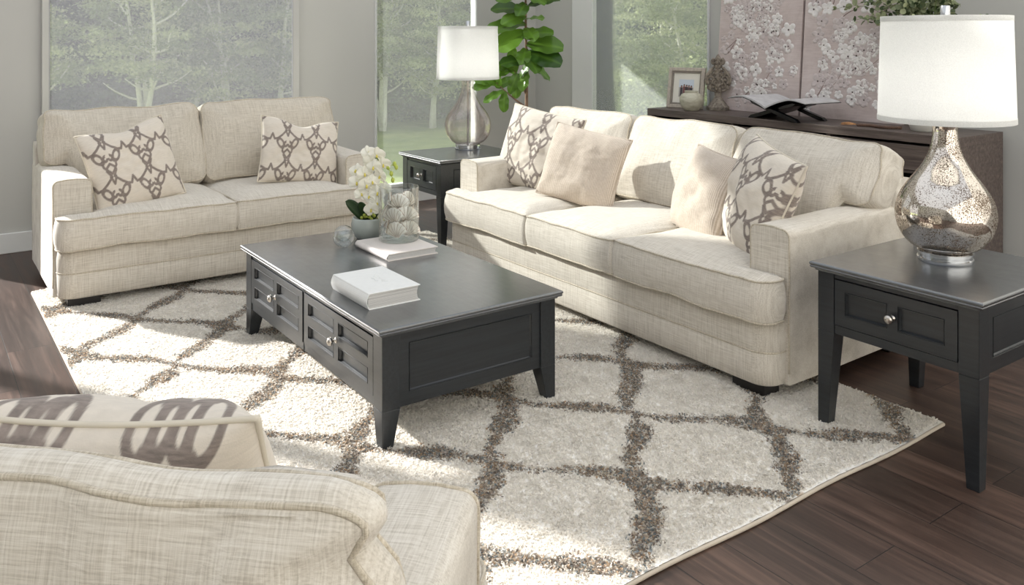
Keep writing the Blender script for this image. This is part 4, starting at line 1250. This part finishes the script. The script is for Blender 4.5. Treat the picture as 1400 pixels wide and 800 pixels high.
# book stand and open book
BS = (4.25, 3.17, SH)
t = thing('book_stand', 'black lacquered folding X-shaped book stand on the sideboard', 'book stand', BS, (0, 0, R(-4)))
def board(pts, x0, x1):
    m = MB(); n = len(pts)
    v = [(x0, y, z) for y, z in pts] + [(x1, y, z) for y, z in pts]
    return m.add(v, [tuple(range(n)), tuple(range(2 * n - 1, n - 1, -1))] + [(i, n + i, n + (i + 1) % n, (i + 1) % n) for i in range(n)])
board([(.20, 0), (.155, 0), (.0, .048), (-.14, .090), (-.16, .106), (-.135, .108), (.0, .070), (.18, .018)], -.10, .10).build('crossed_board', M['black_gloss'], t, bevel=.002)
board([(-.20, 0), (-.155, 0), (.0, .048), (.14, .090), (.16, .106), (.135, .108), (.0, .070), (-.18, .018)], -.13, -.101).build('crossed_board', M['black_gloss'], t, bevel=.002)
board([(-.20, 0), (-.155, 0), (.0, .048), (.14, .090), (.16, .106), (.135, .108), (.0, .070), (-.18, .018)], .101, .13).build('crossed_board', M['black_gloss'], t, bevel=.002)
t = thing('open_book', 'large open book with arching pages lying on the black book stand', 'book', (BS[0], BS[1] + .02, SH + .074), (0, 0, R(-4)))
def prof(s):
    P = []
    for i in range(15):
        u = i / 14
        P.append((s * (.002 + .285 * u), .060 * sin(min(1, u * 1.25) * pi / 2) ** .9 - .016 * max(0, u - .6) ** 1.2 * 4 + .005))
    return P
for s in (-1, 1):
    up = prof(s); th = .012
    poly = up + [(y, z - (th * (1 - .55 * abs(y) / .285))) for y, z in reversed(up)]
    board(poly if s > 0 else poly[::-1], -.15, .15).build('pages', M['page_print'], t, smooth=False)
    low = [(y * 1.02, z - (th * (1 - .55 * abs(y) / .285))) for y, z in up]
    poly = low + [(y, z - .003) for y, z in reversed(low)]
    board(poly if s > 0 else poly[::-1], -.155, .155).build('cover', M['black_gloss'], t)

# bead strand with a tassel
t = thing('bead_garland', 'strand of dark wooden beads with a tan tassel on the sideboard edge', 'garland', (4.235, 2.70, SH))
m = MB()
for i in range(26):
    a0 = RS.uniform(-1, 1); b0 = RS.uniform(0, 1)
    m.tube([(.0, .0, .010), (.012 * a0, .045, .006 + .012 * b0), (.016 * a0, .085, .003 + .010 * b0)], [.004, .0028, .0014], 5)
m.build('tassel', M['tassel'], t, smooth=True)
m = MB(); p = Vector((0, -.01, .009))
bp = []
for i in range(26):
    u = i / 25; bp.append((.018 * sin(u * 7) + .03 * u, -.012 - .22 * u, .0085))
for q in bp: m.ball(q, .0085, 12, 8)
m.build('beads', M['bead'], t, smooth=True)

# white pot with eucalyptus
PX, PY = 4.33, 2.35
t = thing('potted_eucalyptus', 'eucalyptus arrangement in a white bowl behind the large lampshade', 'plant', (PX, PY, SH))
MB().lathe([(0, 0), (.075, 0), (.082, .004), (.098, .05), (.104, .095), (.108, .10), (.108, .105), (.100, .105), (.094, .085), (0, .08)], seg=48).build('bowl', M['ceramic'], t, smooth=True)
sm, lm2 = MB(), MB()
def leaf_disc(m, c, nrm, d, ln, wd, col):
    nrm = nrm.normalized(); d = (d - nrm * d.dot(nrm)).normalized(); s = nrm.cross(d)
    v = []; n = 8
    for k in range(n):
        a = 2 * pi * k / n; v.append(tuple(c + d * (ln * (.5 - .5 * cos(a))) + s * (wd * sin(a)) + nrm * (.12 * wd * (1 - cos(2 * a)))))
    v.append(tuple(c + d * ln * .5)); m.add(v, [(k, (k + 1) % n, n) for k in range(n)], col)
for i in range(42):
    az = RS.uniform(0, 2 * pi); sp = RS.uniform(.12, .56); hgt = RS.uniform(.50, .78) if i > 7 else RS.uniform(.46, .6)
    yd = Vector((cos(az) * .45, sin(az), 0)); pts = []
    for k in range(14):
        u = k / 13; p = yd * (sp * u ** 1.6) + UPV * (.08 + hgt * sin(u * pi * .58))
        p.x = min(p.x, .10); p.y += .14 * u * u
        pts.append(p)
    sm.tube(pts, [.0022 * (1 - .6 * k / 13) for k in range(14)], 5)
    for k in range(5, 14):
        for s in (-1, 1, 0):
            dr = Vector(RS.normal(0, 1, 3)); d = (pts[k] - pts[k - 1]).normalized().cross(dr)
            leaf_disc(lm2, pts[k] + Vector(RS.normal(0, .004, 3)), Vector(RS.normal(0, 1, 3)) + Vector((-.8, -.3, .4)), d, RS.uniform(.024, .038), RS.uniform(.011, .017), RS.uniform(0, 1))
sm.build('stems', M['stem'], t, smooth=True); lm2.build('foliage', M['euc_leaf'], t, attr=True, smooth=True)

# ------------------------------------------------------------------ fiddle-leaf fig
FX, FY = 3.98, 5.42
t = thing('fiddle_leaf_fig', 'fiddle-leaf fig tree with big glossy leaves in the corner behind the sofa', 'plant', (FX, FY, 0))
MB().lathe([(0, 0), (.13, 0), (.14, .01), (.17, .30), (.172, .32), (.16, .32), (.155, .28), (0, .28)], seg=40).build('planter', M['basket'], t, smooth=True)
MB().lathe([(0, .285), (.155, .282)], seg=24).build('soil', M['soil'], t)
tr = MB()
def trunkp(u): return rt * (.012 * sin(u * 5) + .03 * u) + aw_ * (.02 * sin(u * 4)) + UPV * (.27 + 1.62 * u)
tr.tube([trunkp(i / 20) for i in range(21)], [.016 * (1 - .55 * i / 20) for i in range(21)], 8)
br1 = [trunkp(.32) + (rt * -.24 * u + UPV * (.16 * u + .04 * u * u) + aw_ * -.03 * u) for u in np.linspace(0, 1, 8)]
br2 = [trunkp(.38) + (rt * -.10 * u + UPV * (.20 * u)) for u in np.linspace(0, 1, 8)]
tr.tube(br1, [.008 * (1 - .5 * i / 7) for i in range(8)], 6); tr.tube(br2, [.008 * (1 - .5 * i / 7) for i in range(8)], 6)
tr.build('trunk', M['bark'], t, smooth=True)
fig = MB()
def fig_leaf(base, d, up, ln, wd, col, droop=.25):
    d = d.normalized(); s = d.cross(up).normalized(); u_ = s.cross(d)
    v = []; f = []; nu, nv = 12, 9
    for i in range(nu):
        u = i / (nu - 1)
        w = wd * (sin(pi * min(1, (u * .94 + .03))) ** .6) * (.62 + .5 * u)
        for k in range(nv):
            q = k / (nv - 1) * 2 - 1
            v.append(tuple(base + d * (ln * u) + s * (q * w) + u_ * (.16 * w * abs(q) - droop * ln * u * u + .012 * sin(u * 17) * abs(q) * (1 if q > 0 else -1) * .6)))
    for i in range(nu - 1):
        for k in range(nv - 1):
            q = i * nv + k; f.append((q, q + 1, q + nv + 1, q + nv))
    c = np.array([col + .25 * (abs(k / (nv - 1) * 2 - 1) < .08) for i in range(nu) for k in range(nv)])
    fig.add(v, f, np.clip(c, 0, 1))
# leaves: (trunk position, side, toward, up, length, halfwidth, tone)
LV = [(.99, -.5, -.3, .9, .17, .06, .75), (.97, .6, -.2, .7, .16, .055, .9), (.95, -1, -.4, .35, .22, .085, .7), (.93, .9, -.3, .55, .2, .05, .8), (.91, .2, -.9, .5, .15, .05, .85),
      (.89, 1, .1, .3, .22, .06, .35), (.88, -.9, -.5, -.1, .22, .08, .65), (.86, .7, -.6, -.1, .17, .06, .75), (.83, -.3, -.9, -.4, .16, .06, .6), (.81, .9, -.1, .4, .24, .055, .3),
      (.79, -1, -.1, .25, .24, .09, .5), (.77, -.7, -.6, -.15, .20, .07, .7), (.75, .6, -.7, .2, .17, .06, .9), (.73, -1, -.5, -.02, .30, .10, .62), (.71, .3, -.9, -.3, .18, .06, .7),
      (.69, -.9, -.3, -.4, .24, .10, .8), (.67, .9, -.5, .3, .20, .07, .6), (.65, .1, -1, .3, .16, .05, .95), (.63, 1, -.4, .05, .26, .095, .35), (.61, -.2, -.9, -.55, .16, .06, .45),
      (.59, .9, -.6, -.15, .27, .10, .12), (.57, .4, -.9, -.35, .2, .07, .25), (.55, -.8, -.5, .05, .20, .07, .12), (.53, .8, .3, -.3, .22, .09, .3), (.5, -.3, -.8, -.7, .17, .06, .6), (1.0, .1, .2, 1, .15, .05, .85), (1.0, -.3, -.3, 1, .2, .07, .8), (1.0, .8, -.2, .5, .18, .045, .6)]
for (u, sx, sy, up_, ln, wd, col) in LV:
    d = rt * sx + aw_ * sy + UPV * up_
    fig_leaf(trunkp(u), d, UPV + aw_ * -.9 + Vector(RS.normal(0, .25, 3)), ln * 1.12, wd * 1.1, col + RS.uniform(-.25, .2))
for P_ in (br1, br2):
    for i, (sx, up_, ln, wd, col) in enumerate([(-1, .3, .16, .055, .7), (-.9, -.1, .17, .05, .6), (-.2, .9, .19, .06, .8), (-.9, .7, .15, .05, .65), (-.1, -.9, .15, .05, .6), (-1, -.35, .17, .045, .5), (.3, .8, .16, .05, .5)]):
        d = rt * sx + aw_ * -.3 + UPV * up_
        fig_leaf(P_[7 - i // 2], d, UPV * .7 + aw_ * -1 + Vector(RS.normal(0, .3, 3)), ln * 1.1, wd, col)
fl_ = fig.build('foliage', M['fig_leaf'], t, smooth=True, attr=True)

# ------------------------------------------------------------------ outside: lawn and wood
GZ0 = -2.5
yy0 = YB + .5
struct(MB().add([(-60, yy0, GZ0), (120, yy0, GZ0), (120, 120, GZ0), (-60, 120, GZ0)], [(0, 1, 2, 3)]).build('ground_lawn', M['grass']))
struct(MB().add([(XR + .6, -40, GZ0 - .01), (120, -40, GZ0 - .01), (120, yy0 + .01, GZ0 - .01), (XR + .6, yy0 + .01, GZ0 - .01)], [(0, 1, 2, 3)]).build('ground_lawn', M['grass']))

def tree_meshes(seed, trunks, crown, nclus, nleaf, lsize, bark, leaf, low=0.9, high=7.5, rad=2.6, tr=.07):
    rs = np.random.RandomState(seed)
    tm = MB(); ends = []
    for k in range(trunks):
        a = rs.uniform(0, 2 * pi); lean = rs.uniform(.05, .35); kink = rs.uniform(-.5, .5)
        pts = []; p = Vector((rs.normal(0, .15), rs.normal(0, .1), 0)); d = Vector((cos(a) * lean, sin(a) * lean, 1)).normalized()
        n = 14
        for i in range(n):
            pts.append(p.copy()); p = p + d * (high * .85 / n); d = (d + Vector((rs.normal(0, .09), rs.normal(0, .09), .12))).normalized()
        tm.tube(pts, [tr * (1 - .75 * i / n) for i in range(n)], 7)
        for b in range(9):
            i0 = rs.randint(3, n - 1); q = pts[i0].copy(); a2 = rs.uniform(0, 2 * pi); dd = Vector((cos(a2), sin(a2), rs.uniform(.1, .9))).normalized(); bp = []
            L = rs.uniform(.8, rad * .8)
            for j in range(6): bp.append(q.copy()); q = q + dd * (L / 5); dd = (dd + Vector((rs.normal(0, .2), rs.normal(0, .2), .1))).normalized()
            tm.tube(bp, [tr * .42 * (1 - .8 * j / 6) for j in range(6)], 5); ends.append(bp[-1]); ends.append(bp[3])
    # crown: flattened sprays of leaves
    cen = []
    for i in range(nclus):
        z = rs.uniform(low, high); rr = rad * sqrt(max(.15, 1 - ((z - (low + high) / 2) / ((high - low) / 2 * 1.12)) ** 2)); a = rs.uniform(0, 2 * pi); r_ = rr * sqrt(rs.uniform(.1, 1))
        cen.append((r_ * cos(a), r_ * sin(a), z))
    cen = np.array(cen + [tuple(e) for e in ends if e.z > low])
    ci = rs.randint(0, len(cen), nleaf)
    tone = rs.uniform(0, .8, len(cen)) ** 1.3
    off = rs.normal(0, 1, (nleaf, 3)) * [.36, .36, .09]
    off[:, 2] -= .18 * (off[:, 0] ** 2 + off[:, 1] ** 2)
    C = cen[ci] + off
    C[:, 2] = np.clip(C[:, 2], .1, None)
    N = rs.normal(0, .75, (nleaf, 3)) + [0, 0, 1]; N /= np.linalg.norm(N, axis=1)[:, None]
    A = np.cross(N, rs.normal(0, 1, (nleaf, 3))); A /= np.linalg.norm(A, axis=1)[:, None]; B = np.cross(N, A)
    s1_ = (lsize * rs.uniform(.6, 1.3, nleaf))[:, None]; s2_ = s1_ * .55
    V = np.stack([C - A * s1_, C + B * s2_, C + A * s1_, C - B * s2_], 1).reshape(-1, 3)
    me = bpy.data.meshes.new('foliage'); me.vertices.add(4 * nleaf); me.vertices.foreach_set('co', V.ravel())
    me.loops.add(4 * nleaf); me.loops.foreach_set('vertex_index', np.arange(4 * nleaf)); me.polygons.add(nleaf)
    me.polygons.foreach_set('loop_start', np.arange(0, 4 * nleaf, 4)); me.polygons.foreach_set('loop_total', np.full(nleaf, 4))
    me.materials.append(leaf); me.update()
    ca = me.color_attributes.new('Col', 'FLOAT_COLOR', 'POINT')
    c = np.clip(tone[ci] + rs.uniform(0, .35, nleaf), 0, 1); cc = np.ones((4 * nleaf, 4)); cc[:, :3] = np.repeat(c, 4)[:, None]; ca.data.foreach_set('color', cc.ravel())
    o = tm.build('trunk', bark, None, smooth=True); tme = o.data; bpy.data.objects.remove(o)
    return tme, me
V_ = {
 'birch_a': tree_meshes(1, 3, 0, 80, 17000, .075, M['pale_bark'], M['tree_leaf'], low=2.4, high=8.5, rad=2.4, tr=.12),
 'birch_b': tree_meshes(2, 1, 0, 70, 15000, .075, M['pale_bark'], M['tree_leaf'], low=2.0, high=8.5, rad=2.2, tr=.13),
 'birch_c': tree_meshes(3, 2, 0, 80, 16000, .075, M['pale_bark'], M['tree_leaf'], low=1.4, high=8.0, rad=2.3, tr=.11),
 'dense_a': tree_meshes(4, 2, 0, 160, 26000, .12, M['dark_bark'], M['tree_leaf_dark'], low=.6, high=12, rad=3.6, tr=.12),
 'dense_b': tree_meshes(5, 2, 0, 160, 26000, .12, M['dark_bark'], M['tree_leaf_dark'], low=.3, high=13, rad=3.8, tr=.12),
 'shrub': tree_meshes(6, 4, 0, 60, 9000, .085, M['dark_bark'], M['tree_leaf_dark'], low=.2, high=2.3, rad=2.0, tr=.03),
}
def tree(name, label, cat, kind, ang, dist, rz, sc=1, group=None):
    a = R(ang); o = thing(name, label, cat, (sin(a) * dist, cos(a) * dist, GZ0), (0, 0, rz), group); o.scale = (sc, sc, sc)
    for nm, me in zip(('trunk', 'foliage'), V_[kind]):
        c = bpy.data.objects.new(nm, me); COL.objects.link(c); c.parent = o
    return o
front = [(7.2, 36, 'birch_b', 'slim pale-trunked tree at the left edge of the wide window'), (12.0, 34, 'birch_a', 'leafy tree with several pale crooked trunks, left half of the wide window'),
         (15.0, 37, 'birch_b', 'slim straight pale-trunked tree at the middle of the wide window'), (17.3, 35, 'birch_c', 'pale leaning-trunked tree right of the middle of the wide window'),
         (20.0, 36, 'birch_b', 'bright leafy tree at the right edge of the wide window'), (23.6, 37, 'birch_c', 'pale-trunked tree hidden by the wall between the two left windows'),
         (27.0, 35, 'birch_a', 'leafy tree filling the left of the narrow window'), (30.2, 36, 'birch_c', 'tree with crooked grey trunks seen just left of the far lamp'),
         (33.2, 37, 'birch_b', 'leafy tree at the right edge of the narrow window'), (37.0, 36, 'birch_b', 'leafy tree hidden beyond the corner wall'),
         (41.6, 25, 'birch_b', 'tree with a straight thin white trunk in the window left of the canvases'), (44.6, 27, 'birch_c', 'bushy pale tree in the middle of the window left of the canvases'),
         (47.6, 25, 'birch_a', 'pale leafy tree at the right edge of the window left of the canvases')]
for i, (a, d, k, lb) in enumerate(front): tree('birch_tree', lb, 'tree', k, a, d, i * 1.9, 1.0 if d > 30 else .8)
i = 0
for row, (d, st_, off) in enumerate(((41, 3.3, 5), (46, 3.4, 6.5), (52, 3.6, 4))):
    a = off
    while a < 54:
        tree('woodland_tree', 'dense dark tree in the wood closing the view beyond the lawn', 'tree', ('dense_a', 'dense_b')[i % 2], a, d, i * 2.3, 1.0, 'dense trees at the back of the wood'); a += st_; i += 1
for j, a in enumerate(np.arange(5.5, 52, 2.9)):
    tree('undergrowth_shrub', 'low dark shrub at the foot of the wood beyond the lawn', 'shrub', 'shrub', float(a), 39.5, j * 1.3, .62, 'low shrubs at the foot of the wood')

# ------------------------------------------------------------------ light
w = bpy.data.worlds.new('World'); SC.world = w; w.use_nodes = True
nt = w.node_tree; bg = nt.nodes['Background']
tc = nt.nodes.new('ShaderNodeTexCoord'); sp = nt.nodes.new('ShaderNodeSeparateXYZ'); nt.links.new(tc.outputs['Generated'], sp.inputs[0])
cr = nt.nodes.new('ShaderNodeValToRGB'); nt.links.new(sp.outputs['Z'], cr.inputs[0])
cr.color_ramp.elements[0].position = 0.0; cr.color_ramp.elements[0].color = (.80, .80, .80, 1)
cr.color_ramp.elements[1].position = 1.0; cr.color_ramp.elements[1].color = (.92, .97, 1.05, 1)
nt.links.new(cr.outputs[0], bg.inputs[0]); bg.inputs[1].default_value = 1.0
sun = bpy.data.lights.new('sun', 'SUN'); sun.energy = 11.0; sun.angle = R(1.2); sun.color = (1.0, .975, .94)
so = bpy.data.objects.new('sun', sun); COL.objects.link(so)
d = Vector((.48, -.877, -.48)).normalized(); so.rotation_euler = d.to_track_quat('-Z', 'Y').to_euler()

# ------------------------------------------------------------------ camera
cam = bpy.data.cameras.new('camera'); co = bpy.data.objects.new('camera', cam); COL.objects.link(co)
cam.sensor_width = 36; cam.lens = 1165 / 1400 * 36; cam.shift_y = -(400 - 50) / 1400
co.location = (0, 0, 1.35); co.rotation_euler = (R(90), 0, R(-35.5)); cam.clip_start = .05; cam.clip_end = 400
SC.camera = co
SC.view_settings.view_transform = 'Standard'; SC.view_settings.look = 'None'
SC.view_settings.exposure = 0.1; SC.view_settings.gamma = 1.0; SC.view_settings.use_curve_mapping = False
SC.cycles.transparent_max_bounces = 24; SC.cycles.max_bounces = 8
